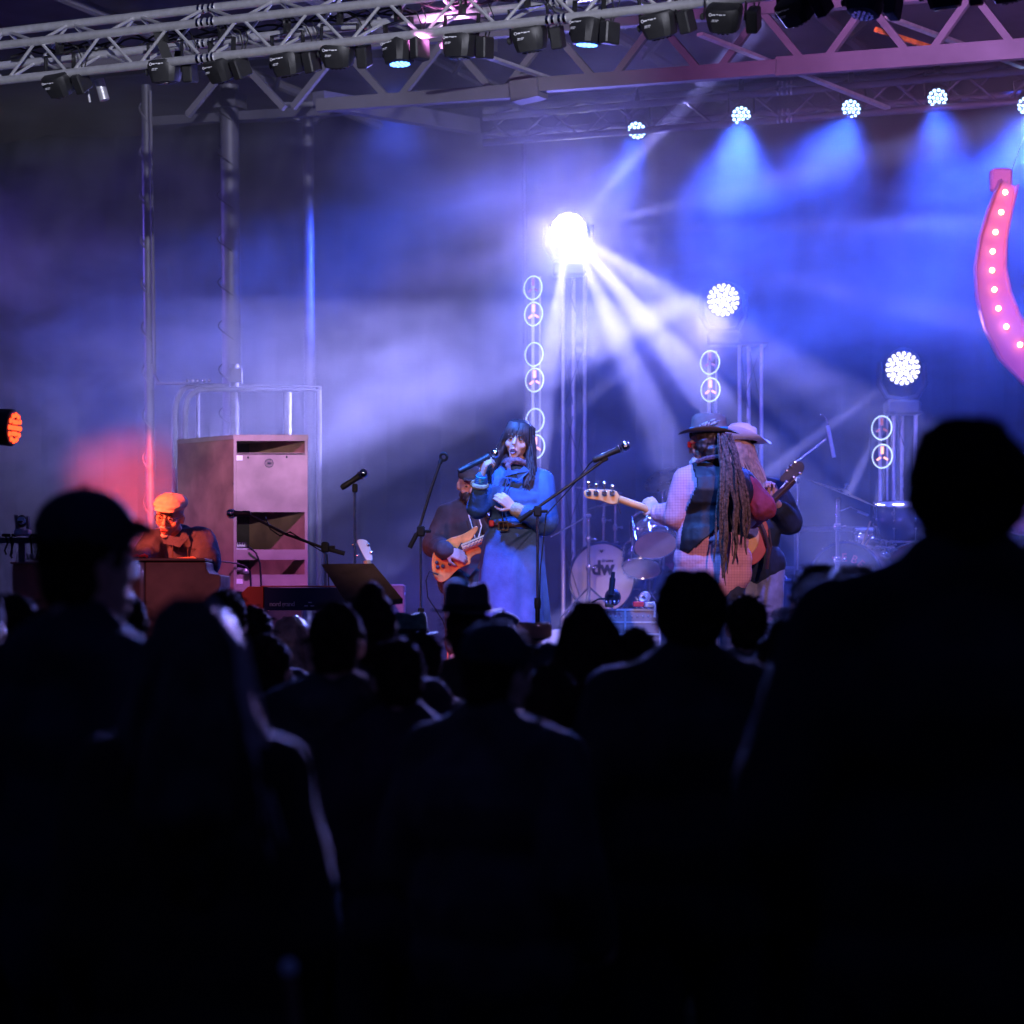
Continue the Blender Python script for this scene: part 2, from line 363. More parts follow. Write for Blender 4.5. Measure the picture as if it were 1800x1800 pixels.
def text(name, body, size, m, parent, mtx, depth=.0015, shear=0.0, space=1.0, bold=0.0):
    cu = bpy.data.curves.new(name, 'FONT'); cu.body = body; cu.size = size; cu.extrude = depth; cu.align_x = 'CENTER'; cu.align_y = 'CENTER'; cu.shear = shear; cu.space_character = space; cu.offset = bold
    t = bpy.data.objects.new(name, cu); COL.objects.link(t)
    dg = bpy.context.evaluated_depsgraph_get(); me = bpy.data.meshes.new_from_object(t.evaluated_get(dg)); bpy.data.objects.remove(t)
    off = worldloc(parent) if parent else Vector((0, 0, 0))
    me.transform(Matrix.Translation(-off) @ mtx); return link(name, me, m, parent)
def frame(c, xd, yd):
    x = Vector(xd).normalized(); z = x.cross(Vector(yd)).normalized(); y = z.cross(x)
    return Matrix(((x.x, y.x, z.x, c[0]), (x.y, y.y, z.y, c[1]), (x.z, y.z, z.z, c[2]), (0, 0, 0, 1)))
def rot(x=0, y=0, z=0):
    return (Matrix.Rotation(math.radians(z), 3, 'Z') @ Matrix.Rotation(math.radians(y), 3, 'Y') @ Matrix.Rotation(math.radians(x), 3, 'X'))
RST = Matrix.Rotation(-TH, 3, 'Z')   # stage orientation
# ------------------------------------------------------------------ setting
g = G(); n = 24
g.v = [(-60 + 120 * i / n, -20 + 140 * j / n, 0.02 * noise.noise(Vector((i * .9, j * .9, 0))) - .02) for j in range(n + 1) for i in range(n + 1)]
g.f = [(j * (n + 1) + i, j * (n + 1) + i + 1, (j + 1) * (n + 1) + i + 1, (j + 1) * (n + 1) + i) for j in range(n) for i in range(n)]
tag(mk('ground', g, M['ground']), kind='structure')
g = G(); g.box(st(0, 4.3, DECK - .06), (13, 8.8, .12), RST)
tag(mk('stage_deck', g, M['deck'], smooth=False), kind='structure')
g = G(); pts = []
for i in range(240):
    u = -6.5 + 13 * i / 239; w = .035 * math.sin(i * 1.5) + .02 * math.sin(i * .61); pts.append((u, w))
for u, w in pts: g.v.append(tuple(st(u, .02 + w, .02)))
for u, w in pts: g.v.append(tuple(st(u, -.01 + w * .3, DECK - .13)))
for i in range(239): g.f.append((i, i + 1, 240 + i + 1, 240 + i))
sk = mk('stage_skirt', g, M['drape']); tag(sk, 'black pleated cloth skirt along the front edge of the stage', 'stage skirt')
# back drape, pleated
g = G(); N_ = 300
for k, (z, a) in enumerate([(DECK + .01, 1.3), (2.5, 1.1), (4.2, .9), (6.15, .5)]):
    for i in range(N_):
        u = -13.5 + 21 * i / (N_ - 1); g.v.append(tuple(st(u, 8.3 + a * (.05 * math.sin(i * 1.2) + .03 * math.sin(i * .43 + 1)), z)))
for k in range(3):
    for i in range(N_ - 1): g.f.append((k * N_ + i, k * N_ + i + 1, (k + 1) * N_ + i + 1, (k + 1) * N_ + i))
d = mk('back_drape', g, M['drape']); tag(d, 'full width dark pleated cloth hanging behind the whole band', 'backdrop')
# roof: fabric skin with shallow sag between ribs
roof = thing('stage_roof', st(0, 4, 5.9), 'stage roof of dark fabric over pink lit steel lattice', 'roof')
g = G(); nu, nv = 60, 24
for j in range(nv + 1):
    for i in range(nu + 1):
        u = -13.5 + 21.5 * i / nu; v = -.3 + 9.0 * j / nv
        g.v.append(tuple(st(u, v, 6.12 - .06 * abs(math.sin(math.pi * i / 5)) + .02 * noise.noise(Vector((u, v, 0))))))
for j in range(nv):
    for i in range(nu): a = j * (nu + 1) + i; g.f.append((a, a + 1, a + nu + 2, a + nu + 1))
mk('fabric_skin', g, M['tarp'], roof)
def beam(g, p0, p1, w, h):
    p0 = Vector(p0); p1 = Vector(p1); d = (p1 - p0); x = d.normalized(); z = Vector((0, 0, 1)); y = z.cross(x).normalized(); z = x.cross(y)
    R = Matrix((x, y, z)).transposed(); g.box((p0 + p1) / 2, (d.length, w, h), R)
# main purlin running across the picture, as segments with joint plates
YB = 17.0
def pb(x, y, Y=None): return at(x, y, Y if Y else YB)
def depth_on(px, p0, p1):      # depth where picture column px meets the line p0-p1 (plan view)
    k = (px - 900.0) / F; dx = p1.x - p0.x; dy = p1.y - p0.y
    t = (k * p0.y - p0.x) / (dx - k * dy); return p0.y + t * dy
L0 = at(280, 206, 18.9); L1 = at(1800, 96, 15.6)
def on(px, L0=L0, L1=L1, off=0.0):
    Y = depth_on(px, L0, L1); t = (at(px, 0, Y).x - L0.x) / (L1.x - L0.x); p = L0.lerp(L1, t); return p + Vector((0, 0, off))
g = G(); beam(g, on(560), on(905), .07, .09); mk('lower_chord', g, M['whitepaint'], roof, smooth=False)
g = G(); beam(g, on(950, off=.03), on(1368, off=.03), .08, .095); mk('lower_chord', g, M['whitepaint'], roof, smooth=False)
g = G(); beam(g, on(1366, off=.035), on(1830, off=.035), .06, .12); mk('lower_chord', g, M['whitepaint'], roof, smooth=False)
g = G(); beam(g, on(928, off=-.05), on(928, off=.5), .16, .12); beam(g, on(905), on(952, off=.03), .14, .17); mk('gusset', g, M['whitepaint'], roof, smooth=False)
g = G(); beam(g, on(100, off=.42), on(1900, off=.42), .08, .09); mk('upper_chord', g, M['whitepaint'], roof, smooth=False)
g = G(); x = 330; up = True
while x < 1850:
    beam(g, on(x, off=.0 if up else .4), on(x + 85, off=.4 if up else .0), .035, .045); x += 85 if up else 100; up = not up
for x in (470, 780, 1110, 1258, 1400, 1445, 1590, 1700): beam(g, on(x, off=.05), on(x, off=.4), .03, .03)
mk('lattice', g, M['whitepaint'], roof, smooth=False)
# second parallel line deeper in, and ribs along v
g = G(); beam(g, at(120, 130, 21.5), at(870, 78, 19.5), .08, .10); beam(g, at(270, 214, 20.6), at(690, 188, 19.6), .07, .07)
beam(g, at(560, 175, 18.4), at(835, 222, 20.2), .10, .12); mk('cross_beam', g, M['steelpaint'], roof, smooth=False)
for u in (-4.6, -3.0, -1.4, .2, 1.8, 3.4):
    g = G(); g.tube([st(u, -.2, 5.92), st(u, 8.2, 5.95)], .045, 8); mk('rib', g, M['whitepaint'], roof)
g = G()
for u in (-3.8, -2.2, -.6, 1.0, 2.6): 
    beam(g, st(u - .8, .6, 5.9), st(u + .8, 3.4, 5.9), .03, .05); beam(g, st(u + .8, 3.4, 5.9), st(u - .8, 6.2, 5.9), .03, .05)
mk('wind_bracing', g, M['steelpaint'], roof, smooth=False)
g = G()
for (a, b) in [((1230, 60), (1560, 190)), ((800, 80), (1000, 150)), ((1560, 30), (1800, 118))]:
    beam(g, at(a[0], a[1], 16.2), at(b[0], b[1], 17.6), .05, .02)
mk('diagonal_strap', g, M['alu'], roof, smooth=False)
g = G(); g.tube([at(1540, 52, 16.2), at(1640, 84, 16.6)], .018, 8); mk('copper_pipe', g, M['orange'], roof)

# ---- trusses
def truss(name, label, ends, mt, pitch, rch=.025, rbr=.009, parts=True, nsplice=()):
    """ends: 4 (p0,p1) chord lines: top near, bottom near, top far, bottom far"""
    t = thing(name, (ends[0][0] + ends[0][1]) / 2, label, 'truss')
    for a, b in ends:
        g = G(); g.tube([a, b], rch, 12); mk('chord', g, mt, t)
    L = (ends[0][1] - ends[0][0]).length; n = int(L / pitch)
    def P(c, k): return ends[c][0].lerp(ends[c][1], k / n)
    g = G()
    for k in range(n):
        for (c0, c1, ph) in ((0, 1, 0), (2, 3, 1), (0, 2, 0), (1, 3, 1)):
            if c0 in (0, 2) and c1 in (1, 3):
                a, b = (c0, c1) if (k + ph) % 2 == 0 else (c1, c0)
                g.tube([P(a, k + .06), P(b, k + .94)], rbr, 8, False)
            else:
                a, b = (c0, c1) if (k + ph) % 2 == 0 else (c1, c0)
                g.tube([P(a, k + .06), P(b, k + .94)], rbr, 8, False)
    mk('bracing', g, mt, t)
    for s in nsplice:
        for a, b in ends:
            g = G(); p = a.lerp(b, s); d = (b - a).normalized()
            for w, r in ((-.05, rch * 1.25), (-.02, rch * 1.12), (.02, rch * 1.12), (.05, rch * 1.25)): g.tube([p + d * (w - .008), p + d * (w + .008)], r, 12)
            mk('splice', g, M['chrome'], t)
    return t
def tl(x0, y0, Y0, x1, y1, Y1, a=-260, b=1960):   # line through two picture points, extended
    p0 = at(x0, y0, Y0); p1 = at(x1, y1, Y1)
    Ya = depth_on(a, p0, p1); ta = (at(a, 0, Ya).x - p0.x) / (p1.x - p0.x); Yb = depth_on(b, p0, p1); tb = (at(b, 0, Yb).x - p0.x) / (p1.x - p0.x)
    return (p0.lerp(p1, ta), p0.lerp(p1, tb))
ft = truss('front_truss', 'big silver lighting truss crossing the top of the picture over the band',
      [tl(0, 80, 15.2, 1200, -55, 13.2), tl(0, 142, 15.2, 1200, 9, 13.2), tl(0, 57, 15.42, 1200, -82, 13.42), tl(0, 116, 15.42, 1200, -18, 13.42)],
      M['alu'], .235, .026, .0095, nsplice=(.335, .62))
bt = truss('back_truss', 'dim rear lighting truss carrying the lit blue lamps',
      [tl(870, 205, 19.4, 1800, 125, 18.0, 850), tl(870, 249, 19.4, 1800, 178, 18.0, 850), tl(870, 193, 19.7, 1800, 113, 18.3, 850), tl(870, 237, 19.7, 1800, 165, 18.3, 850)],
      M['steelpaint'], .26, .027, .010, nsplice=(.5,))
# black strap round the front truss
g = G(); s0 = at(268, 42, 14.72); 
poly = [at(265, 46, 14.70), at(282, 41, 14.70), at(307, 112, 14.70), at(291, 120, 14.70)]
g.prism(poly, (0, .006, 0)); g.prism([at(265, 46, 14.70), at(282, 41, 14.70), at(330, 50, 14.95), at(316, 52, 14.95)], (0, 0, .006)); poly = [at(316, 52, 14.95), at(330, 50, 14.95), at(318, 102, 14.95), at(305, 102, 14.95)]; g.prism(poly, (0, .006, 0))
tag(mk('hanging_strap', g, M['rubber'], smooth=False), 'wide black strap slung round the silver truss at the upper left', 'strap')
# loose cables lying in the front truss
for k, (x0, x1, lab) in enumerate([(20, 330, 'black cable looping along the left end of the silver truss'), (340, 700, 'black cable run above the second to fourth lamps inside the truss'), (700, 1010, 'tangled black cable inside the middle of the silver truss'), (1010, 1290, 'black cable loops at the right end of the silver truss')]):
    g = G()
    for r in range(3):
        pts = []
        for i in range(26):
            x = x0 + (x1 - x0) * i / 25; yb = 100 - .112 * x - (0 if r else 5); Y = 15.36 - x * (2.0 / 1200)
            pts.append(at(x, yb + 9 * noise.noise(Vector((x * .02, r * 3.1, k))) * 2 + 6 * math.sin(x * .05 + r * 2), Y + .02 * r))
        g.tube(pts, .006, 6)
    tag(mk('truss_cable', g, M['rubber']), lab, 'cable', 'cables in the front truss')

# ---- par lamp (box shaped), built pointing down (-z = lens), hung from z=0
def make_par(idx, lit=None):
    t = thing('par_lamp', (0, 0, 0), 'x', 'stage lamp')
    g = G()
    q = []
    for z, w, d_ in ((-.098, .085, .07), (-.106, .10, .085), (-.13, .108, .092), (-.205, .095, .085), (-.24, .085, .08), (-.245, .075, .07)):
        ring = []
        for k in range(16):
            a = 2 * math.pi * (k + .5) / 16; cx, cy = math.cos(a), math.sin(a); m_ = max(abs(cx), abs(cy)) ** .75
            ring.append((w * cx / m_, d_ * cy / m_, z))
        q.append(ring)
    g.quadring(q); mk('housing', g, M['black'], t, ang=35, local=True)
    g = G(); g.lathe([(.006, -.249), (.066, -.249), (.066, -.244)], (0, 0, 0), seg=20); face = mk('lens_face', g, M['blackmetal'], t, local=True)
    g = G()
    for rr, nn in ((0, 1), (.03, 6), (.054, 12)):
        for k in range(nn):
            a = 2 * math.pi * k / nn; g.lathe([(.0105, -.254), (.0115, -.248)], (rr * math.cos(a), rr * math.sin(a), 0), seg=10)
    mk('leds', g, M[lit] if lit else M['chrome'], face, local=True)
    g = G(); g.box((-.124, 0, -.09), (.007, .035, .2)); g.box((.124, 0, -.09), (.007, .035, .2)); g.box((0, 0, .012), (.255, .035, .007)); mk('yoke', g, M['blackmetal'], t, smooth=False, local=True)
    for s in (-1, 1):
        g = G(); g.lathe([(.02, 0), (.022, .012), (.012, .02)], (s * .128, 0, -.17), (s, 0, 0), 10); mk('tilt_knob', g, M['rubber'], t, local=True)
    g = G(); g.box((0, 0, .045), (.03, .045, .06)); g.torus((0, 0, .085), (1, 0, 0), .032, .01, 18, 6); mk('clamp', g, M['blackmetal'], t, smooth=False, local=True)
    g = G(); g.rbox((.17, .02, -.19), (.07, .12, .13), r=.008); mk('power_box', g, M['black'], t, smooth=False, local=True)
    g = G(); g.tube([(.17, .02, -.13), (.16, .05, -.03), (.10, .07, .06), (.02, .06, .10)], .005, 6); g.tube([(.19, .02, -.13), (.20, .06, 0), (.14, .08, .09)], .004, 6); mk('power_cord', g, M['rubber'], t, local=True)
    # maker's mark: ring and two worn lines of small print
    g = G(); g.torus((-.062, -.0935, -.128), (0, 1, 0), .008, .0018, 14, 4)
    for (x, w, z, h) in [(-.040, .02, -.128, .007), (-.018, .012, -.126, .005), (.002, .02, -.128, .007), (.024, .014, -.127, .005), (-.044, .016, -.158, .004), (-.022, .02, -.158, .004), (-.046, .02, -.166, .003), (-.026, .012, -.166, .003)]:
        g.box((x, -.0955, z), (w, .0016, h))
    mk('maker_mark', g, M['whiteprint'], t, smooth=False, local=True)
    return t
pars = [(105, 168, 0, -35, 'dimmest lamp, half lost in haze at the left end of the silver truss'),
        (290, 146, 0, 8, 'grey hazed lamp hanging beside the black strap on the silver truss'),
        (390, 141, 0, -28, 'black lamp just right of the strap, showing its white print'),
        (505, 131, 0, 18, 'hazy lamp turned aside above the third steel column'),
        (597, 115, 0, -22, 'black lamp tilted back, left of the first blue lit lamp'),
        (700, 110, 1, 0, 'lamp with blue diodes glowing underneath, left one of two'),
        (812, 98, 0, 6, 'upright lamp between the two blue lit lamps, nearer the left one'),
        (928, 86, 0, 16, 'lamp tipped forward just left of the second blue lit lamp'),
        (1036, 72, 1, 0, 'lamp with blue diodes glowing underneath, right one of two'),
        (1155, 60, 0, 20, 'black lamp just right of the second blue lit lamp'),
        (1278, 46, 0, -30, 'lamp with white print hanging where the silver truss leaves the picture'),
        (1395, 32, 0, -38, 'angular lamp with white print left of the lamp showing unlit diodes'),
        (1525, 18, 2, -14, 'lamp facing us with its honeycomb of unlit diodes showing'),
        (1656, 4, 0, 10, 'black lamp cut by the top edge, right of the unlit diodes'),
        (1778, -12, 0, 24, 'last lamp cut off in the top right corner')]
protos = {}
for i, (x, y, lit, tilt, lab) in enumerate(pars):
    if lit not in protos: protos[lit] = make_par(i, 'ledblue' if lit == 1 else None); o = protos[lit]
    else: o = copytree(protos[lit])
    Y = 15.2 - (x / 1200) * 2.0; s = 1.0
    o.location = at(x, y - 62, Y) + Vector((0, 0, .02))
    o['label'] = lab; o['group'] = 'lamps under the front truss'; o.scale = (.86, .86, .9)
    o.rotation_euler = (math.radians(0), math.radians(5 * math.sin(i * 3.3)), -TH * .8 + math.radians(-14 + (16 * math.sin(i * 2.1))))
    tl_ = math.radians(tilt if lit == 2 else abs(tilt))
    for ch in o.children:
        if ch.name.split('.')[0] in ('housing', 'lens_face', 'maker_mark', 'power_box'):
            piv = Vector((0, 0, -.17)); R = Matrix.Rotation(tl_, 3, 'X'); ch.rotation_euler = R.to_euler(); ch.location = piv - R @ piv
# small hazy tube lamp
g = G(); g.tube([at(174, 140, 15.2), at(184, 176, 15.2)], .03, 12); g.tube([at(152, 148, 15.2), at(158, 180, 15.2)], .008, 8)
tag(mk('tube_lamp', g, M['alu']), 'small pale tube hanging between the two leftmost lamps', 'tube')

# ---- round wash heads on the back truss
def wash(x, y, Y, tgt, lab, i, ledm='ledwhite', grp='lit blue lamps on the rear truss', R_=.074, up=True):
    c = at(x, y, Y); d = (Vector(tgt) - c).normalized(); t = thing('wash_light', c, lab, 'stage lamp', grp)
    g = G(); g.lathe([(R_ * .5, -.22), (R_ * .85, -.19), (R_ * 1.1, -.06), (R_ * 1.12, 0), (R_ * 1.02, .008)], c, d, 20); body = mk('housing', g, M['black'], t)
    X, Yv, _ = basis(d); g = G()
    for rr, nn in ((0, 1), (.4, 6), (.78, 12)):
        for k in range(nn):
            a = 2 * math.pi * k / nn + i; g.lathe([(R_ * .165, .012), (R_ * .12, .02)], c + (X * math.cos(a) + Yv * math.sin(a)) * rr * R_, d, 10)
    mk('leds', g, M[ledm], body)
    if up:
        g = G(); side = Vector((1, 0, 0)); 
        for s in (-1, 1): g.tube([c - d * .08 + side * s * R_ * 1.25, c + side * s * R_ * 1.25 + Vector((0, .03, .17)), c + Vector((0, .03, .19))], .008, 8)
        mk('yoke', g, M['blackmetal'], t)
        g = G(); g.box(c + Vector((0, .03, .22)), (.04, .05, .07)); g.torus(c + Vector((0, .03, .27)), (1, 0, 0), .035, .01, 16, 6); mk('clamp', g, M['blackmetal'], t)
    return t
labs = ['leftmost lit blue lamp on the rear truss, seen nearly edge on', 'lit blue lamp above the stage gap, facing us squarely', 'lit blue lamp turned half aside, third along the rear truss', 'lit blue lamp nearest the horseshoe sign, facing us', 'lit lamp cut by the right edge above the horseshoe sign']
tg = [at(1080, 330, 18.3), at(1290, 330, 16.6), at(1410, 320, 17.4), at(1650, 300, 16.2), at(1770, 320, 17)]
for i, (x, y, Y) in enumerate(PARS): wash(x, y, Y, tg[i], labs[i], i)
wash(22, 752, 14.1, at(300, 775, 13.9), 'red lamp at the left edge shining across the keyboard player', 0, 'ledred', None, .092, up=False)
t = thing('lamp_bracket', at(-60, 752, 14.25), 'short black arm holding the red lamp from outside the left edge', 'bracket')
g = G(); g.tube([at(14, 756, 14.2), at(-70, 760, 14.25)], .014, 10); mk('arm', g, M['blackmetal'], t)
g = G(); e = at(-70, 700, 14.25); g.tube([e, Vector((e.x, e.y, DECK))], .03, 12); mk('post', g, M['blackmetal'], t)

# ---- three big moving heads on towers
def moving_head(c, d, lab, R_, cells, squash=1.0, yoke=True):
    d = Vector(d).normalized(); t = thing('moving_head', c, lab, 'stage lamp', 'beam lamps on the rear towers')
    g = G(); g.lathe([(R_ * .55, -.30), (R_ * .9, -.26), (R_ * 1.08, -.1), (R_ * 1.12, 0), (R_ * 1.02, .012)], c, d, 28); head = mk('head', g, M['black'], t)
    X, Yv, _ = basis(d); g = G()
    g.lathe([(R_ * .98, .002), (R_ * .98, .006)], c, d, 28)
    mk('front_glass', g, M['lamphot'] if cells == 'hot' else M['blackmetal'], head)
    g = G()
    for ring, nn, r0 in ((0, 1, .19), (.36, 6, .195), (.67, 12, .175), (.91, 18, .135)):
        for k in range(nn):
            a = 2 * math.pi * (k + .3 * ring) / nn; p = c + (X * math.cos(a) + Yv * math.sin(a)) * ring * R_
            g.lathe([(R_ * r0, .010), (R_ * r0 * .9, .02), (R_ * r0 * .4, .03)], p, d, 6)
    mk('lens_cells', g, M['lamphot'] if cells == 'hot' else M['lampcell'], head)
    if yoke:
        g = G()
        for s in (-1, 1):
            g.tube([c + Vector((s * R_ * 1.35, .05, .05)), c + Vector((s * R_ * 1.35, .05, -.12)), c + Vector((s * R_ * .9, .05, -.22)), c + Vector((0, .05, -.24))], [.022, .026, .024, .02], 8)
        mk('yoke', g, M['black'], t)
    g = G(); g.rbox(c + Vector((0, .05, -.30)), (.26, .22, .11), r=.02); mk('base', g, M['black'], t)
    return t
moving_head(A, at(930, 560, 15) - A, 'blinding white lamp high in the middle, throwing fans of light', .13, 'hot')
moving_head(B, at(960, 660, 15.4) - B, 'round cell faced lamp above the grey hatted bassist', .125, 'x')
moving_head(Cc, at(1560, 900, 15.4) - Cc, 'round cell faced lamp above the right hand drum kit', .128, 'x')
def tower(px, ytop, Y, labels, wpx=38, mt='alu'):
    c = at(px, ytop, Y); w = wpx / F * Y; base = Vector((c.x, c.y, DECK)); t = thing('truss_tower', base, labels, 'tower', 'lamp towers behind the band')
    P = [Vector((-w / 2, 0, 0)), Vector((w / 2, -.02, 0)), Vector((0, w * .8, 0))]
    for p in P:
        g = G(); g.tube([base + p, Vector((base.x, base.y, c.z)) + p], .016, 10); mk('chord', g, M[mt], t)
    g = G(); h = c.z - DECK; n = int(h / .5)
    for k in range(n):
        for a, b in ((0, 1), (1, 2), (2, 0)):
            if k % 2: a, b = b, a
            g.tube([base + P[a] + Vector((0, 0, h * k / n)), base + P[b] + Vector((0, 0, h * (k + 1) / n))], .003, 6, False)
    mk('bracing', g, M['blackmetal'], t)
    g = G(); g.box((c.x, c.y + .05, c.z + .008), (w + .1, w + .1, .016)); mk('top_plate', g, M['blackmetal'], t, smooth=False)
    g = G(); g.box((c.x, c.y + .05, DECK + .01), (.5, .5, .018)); mk('base_plate', g, M['blackmetal'], t, smooth=False)
tower(1009, 480, 20.1, 'thin lattice tower under the blinding white lamp')
tower(1319, 606, 20.1, 'bright lattice tower behind the two hatted musicians')
tower(1590, 728, 19.7, 'lattice tower behind the right hand drum kit')
# ---- columns with ring lamps
def rings(px, rows, Y, lab, lit):
    c = at(px, rows[0], Y); base = Vector((c.x, c.y + .09, DECK)); t = thing('ring_lamp_column', base, lab, 'ring lights', 'columns of ring lamps')
    g = G(); g.tube([base, Vector((base.x, base.y, c.z + .1))], .014, 10); g.tube([base + Vector((.055, 0, 0)), Vector((base.x + .055, base.y, c.z + .1))], .008, 8); mk('pole', g, M['alu'], t)
    g = G(); g.lathe([(.15, 0), (.15, .012), (.03, .03)], base, seg=24); mk('foot_plate', g, M['blackmetal'], t)
    nrm = Vector((-.66, -.75, 0)).normalized()
    for i, y in enumerate(rows):
        p = at(px + i * .9, y, Y); sc = Y / 20.0
        g = G(); g.torus(p, nrm, .092 * sc, .0042, 48, 8); r = mk('ring', g, M['ringglow'], t)
        g = G(); g.torus(p - nrm * -.0, nrm, .086 * sc, .004, 48, 6); mk('rim', g, M['alu'], r)
        X = nrm.cross(Vector((0, 0, 1))).normalized(); Z = Vector((0, 0, 1)); g = G()
        if lit[i]:
            for k, a in enumerate((90, 210, 330)):
                dr = X * math.cos(math.radians(a)) + Z * math.sin(math.radians(a)); 
                g.tube([p + dr * .018, p + dr * (.074 if k == 0 else .055)], .0115 if k == 0 else .008, 8)
            mk('filament', g, M['filament'] if lit[i] == 2 else M['filamentdim'], r)
        g = G(); g.tube([p + Z * .088 * sc, p + Z * .088 * sc + Vector((0, .09, .01))], .005, 6); g.tube([p - Z * .088 * sc, p - Z * .088 * sc + Vector((0, .09, -.01))], .005, 6); mk('bracket', g, M['alu'], r)
rings(937, [506, 552, 623, 668, 739, 785], 20, 'column of six ring lamps behind the singer', [1, 2, 0, 2, 0, 2])
rings(1248, [637, 685], 20, 'pair of ring lamps on a pole above the grey hat', [1, 2])
rings(1550, [752, 802], 19.6, 'pair of ring lamps on a pole behind the right drum kit', [1, 2])
# centre mast
def mast(px, y0, y1, px1, Y, r, lab, name='steel_column', coil=0, mt='steelpaint'):
    p0 = at(px, y0, Y); p1 = at(px1, y1, Y); d = (p1 - p0); 
    if y1 > 1100: p1.z = DECK
    t = thing(name, p1, lab, 'column')
    g = G(); g.tube([p0, p1], r, 14); mk('shaft', g, M[mt], t)
    if coil:
        g = G(); pts = [] ; n = 260
        for k in range(n):
            q = p0.lerp(p1, k / n); a = k * .33; pts.append(q + Vector((math.cos(a) * (r + .005) - (r * .3), math.sin(a) * (r + .005), 0)))
        g.tube(pts, .006, 5); mk('wound_cable', g, M['whitepaint' if coil > 1 else 'rubber'], t)
    return t
mast(921, 255, 1240, 928, 20.4, .02, 'thin pale mast rising to the rear truss behind the singer', 'mast', mt='whitepaint')
t1 = mast(257, 150, 1250, 268, 19.5, .038, 'left steel column with bright cable down its side', coil=2)
g = G(); g.tube([at(264, 160, 19.4), at(272, 655, 19.4)], .012, 10); mk('conduit', g, M['whitepaint'], t1)
t1 = mast(403, 150, 1250, 412, 20.2, .075, 'thickest steel column, second from the left, wound with cable', coil=1)
g = G(); g.box(at(404, 178, 20.2), (.2, .2, .12), RST); mk('capital', g, M['steelpaint'], t1, smooth=False)
t1 = mast(541, 190, 1250, 548, 20.8, .045, 'third steel column with a wide plate at its head')
g = G(); 
g.prism([at(488, 180, 20.8), at(565, 178, 20.8), at(568, 200, 20.8), at(556, 214, 20.8), at(530, 214, 20.8), at(500, 204, 20.8)], (0, .12, 0)); mk('head_plate', g, M['steelpaint'], t1, smooth=False)
# folded handrails at the rear left
for k, (x0, yt, Y, lab) in enumerate([(308, 678, 18.9, 'outer curved steel handrail behind the cabinet'), (326, 684, 18.7, 'inner curved steel handrail behind the cabinet')]):
    p = [at(x0, 1236, Y)] ; p[0].z = DECK
    p += [at(x0, 780, Y), at(x0, 720, Y), at(x0 + 4, 700, Y), at(x0 + 12, yt + 8, Y), at(x0 + 24, yt + 1, Y), at(x0 + 40, yt, Y), at(560, yt + 2, Y + .3), at(562, 1236, Y + .3)]; p[-1].z = DECK
    g = G(); g.tube(p, .022, 12); o = mk('handrail', g, M['whitepaint']); tag(o, lab, 'handrail', 'handrails at the rear left')
for k, (x, lab) in enumerate([(348, 'thin upright below the curved handrails'), (412, 'stout upright crossing the handrails'), (505, 'pale upright right of the handrails in thick haze')]):
    g = G(); a = at(x, 640 if k == 1 else 690, 18.8); b = at(x, 1236, 18.8); b.z = DECK; g.tube([a, b], (.014, .034, .03)[k], 10)
    if k == 1: g.box(at(x + 3, 660, 18.75), (.09, .05, .10))
    tag(mk('upright', g, M['whitepaint']), lab, 'post', 'uprights at the rear left')
g = G()
for x in (330, 339, 347, 359, 368): g.ell(at(x, 669, 18.7), (.014, .014, .014))
g.tube([at(326, 676, 18.7), at(372, 676, 18.7)], .008, 6)
tag(mk('lamp_row', g, M['chrome']), 'row of small round bulbs standing on the curved handrail', 'bulbs')
g = G(); g.tube([at(275, 674, 19.2), at(330, 674, 19.0)], .012, 8); g.tube([at(268, 640, 19.4), at(272, 660, 19.4), at(279, 674, 19.2)], .014, 8)
tag(mk('side_rail', g, M['whitepaint']), 'thin rail joining the left column to the handrails', 'rail')
# far low rail on the right
g = G(); g.tube([at(1330, 930, 20.6), at(1800, 930, 20.2)], .022, 10); g.tube([at(1330, 1000, 20.6), at(1800, 1000, 20.2)], .022, 10)
for x in (1400, 1650): g.tube([at(x, 930, 20.5), at(x, 1225, 20.5)], .02, 8)
tag(mk('rear_rail', g, M['steelpaint']), 'low steel rail at the back behind the acoustic guitarist', 'rail')
# horseshoe sign
hs = [(1764, 322), (1748, 372), (1736, 420), (1731, 470), (1737, 520), (1752, 568), (1776, 612), (1812, 648), (1856, 668), (1900, 672)]
YS = 17.2
def mirror(x): return 3800 - x
ctr = hs + [(mirror(x), y) for x, y in reversed(hs[:-1])]
cw = [32, 40, 46, 52, 58, 64, 68, 70, 70, 70]; cw = cw + cw[-2::-1]
sg = thing('horseshoe_sign', at(1900, 672, YS), 'pink horseshoe marquee sign studded with glowing bulbs', 'sign')
C3 = [at(x + (6 if i < 10 else -6), y, YS) for i, (x, y) in enumerate(ctr)]
outer = []; inner = []
for i, p in enumerate(C3):
    d = (C3[min(i + 1, len(C3) - 1)] - C3[max(i - 1, 0)]).normalized(); nn = Vector((d.z, 0, -d.x)); w = cw[i] / F * YS / 2
    outer.append(p - nn * -w); inner.append(p + nn * -w)
g = G(); g.prism(outer + inner[::-1], (0, .012, 0)); 
mk('face', g, M['pinkpaint'], sg, smooth=False)
g = G()
for line in (outer, inner):
    n0 = len(g.v)
    for p in line: g.v += [tuple(p + Vector((0, -.085, 0))), tuple(p + Vector((0, .02, 0)))]
    cen = sum(C3, Vector()) / len(C3)
    for i in range(len(line) - 1): a = n0 + 2 * i; g.f.append((a, a + 2, a + 3, a + 1))
me_ = mk('raised_edge', g, M['pinkpaint'], sg); sm = me_.modifiers.new('t', 'SOLIDIFY'); sm.thickness = .012
g = G(); 
for e in (0, -1):
    p = C3[e]; g.rbox(p + Vector((-.03 if e == 0 else .03, .055, .03)), (.14, .10, .15), r=.015)
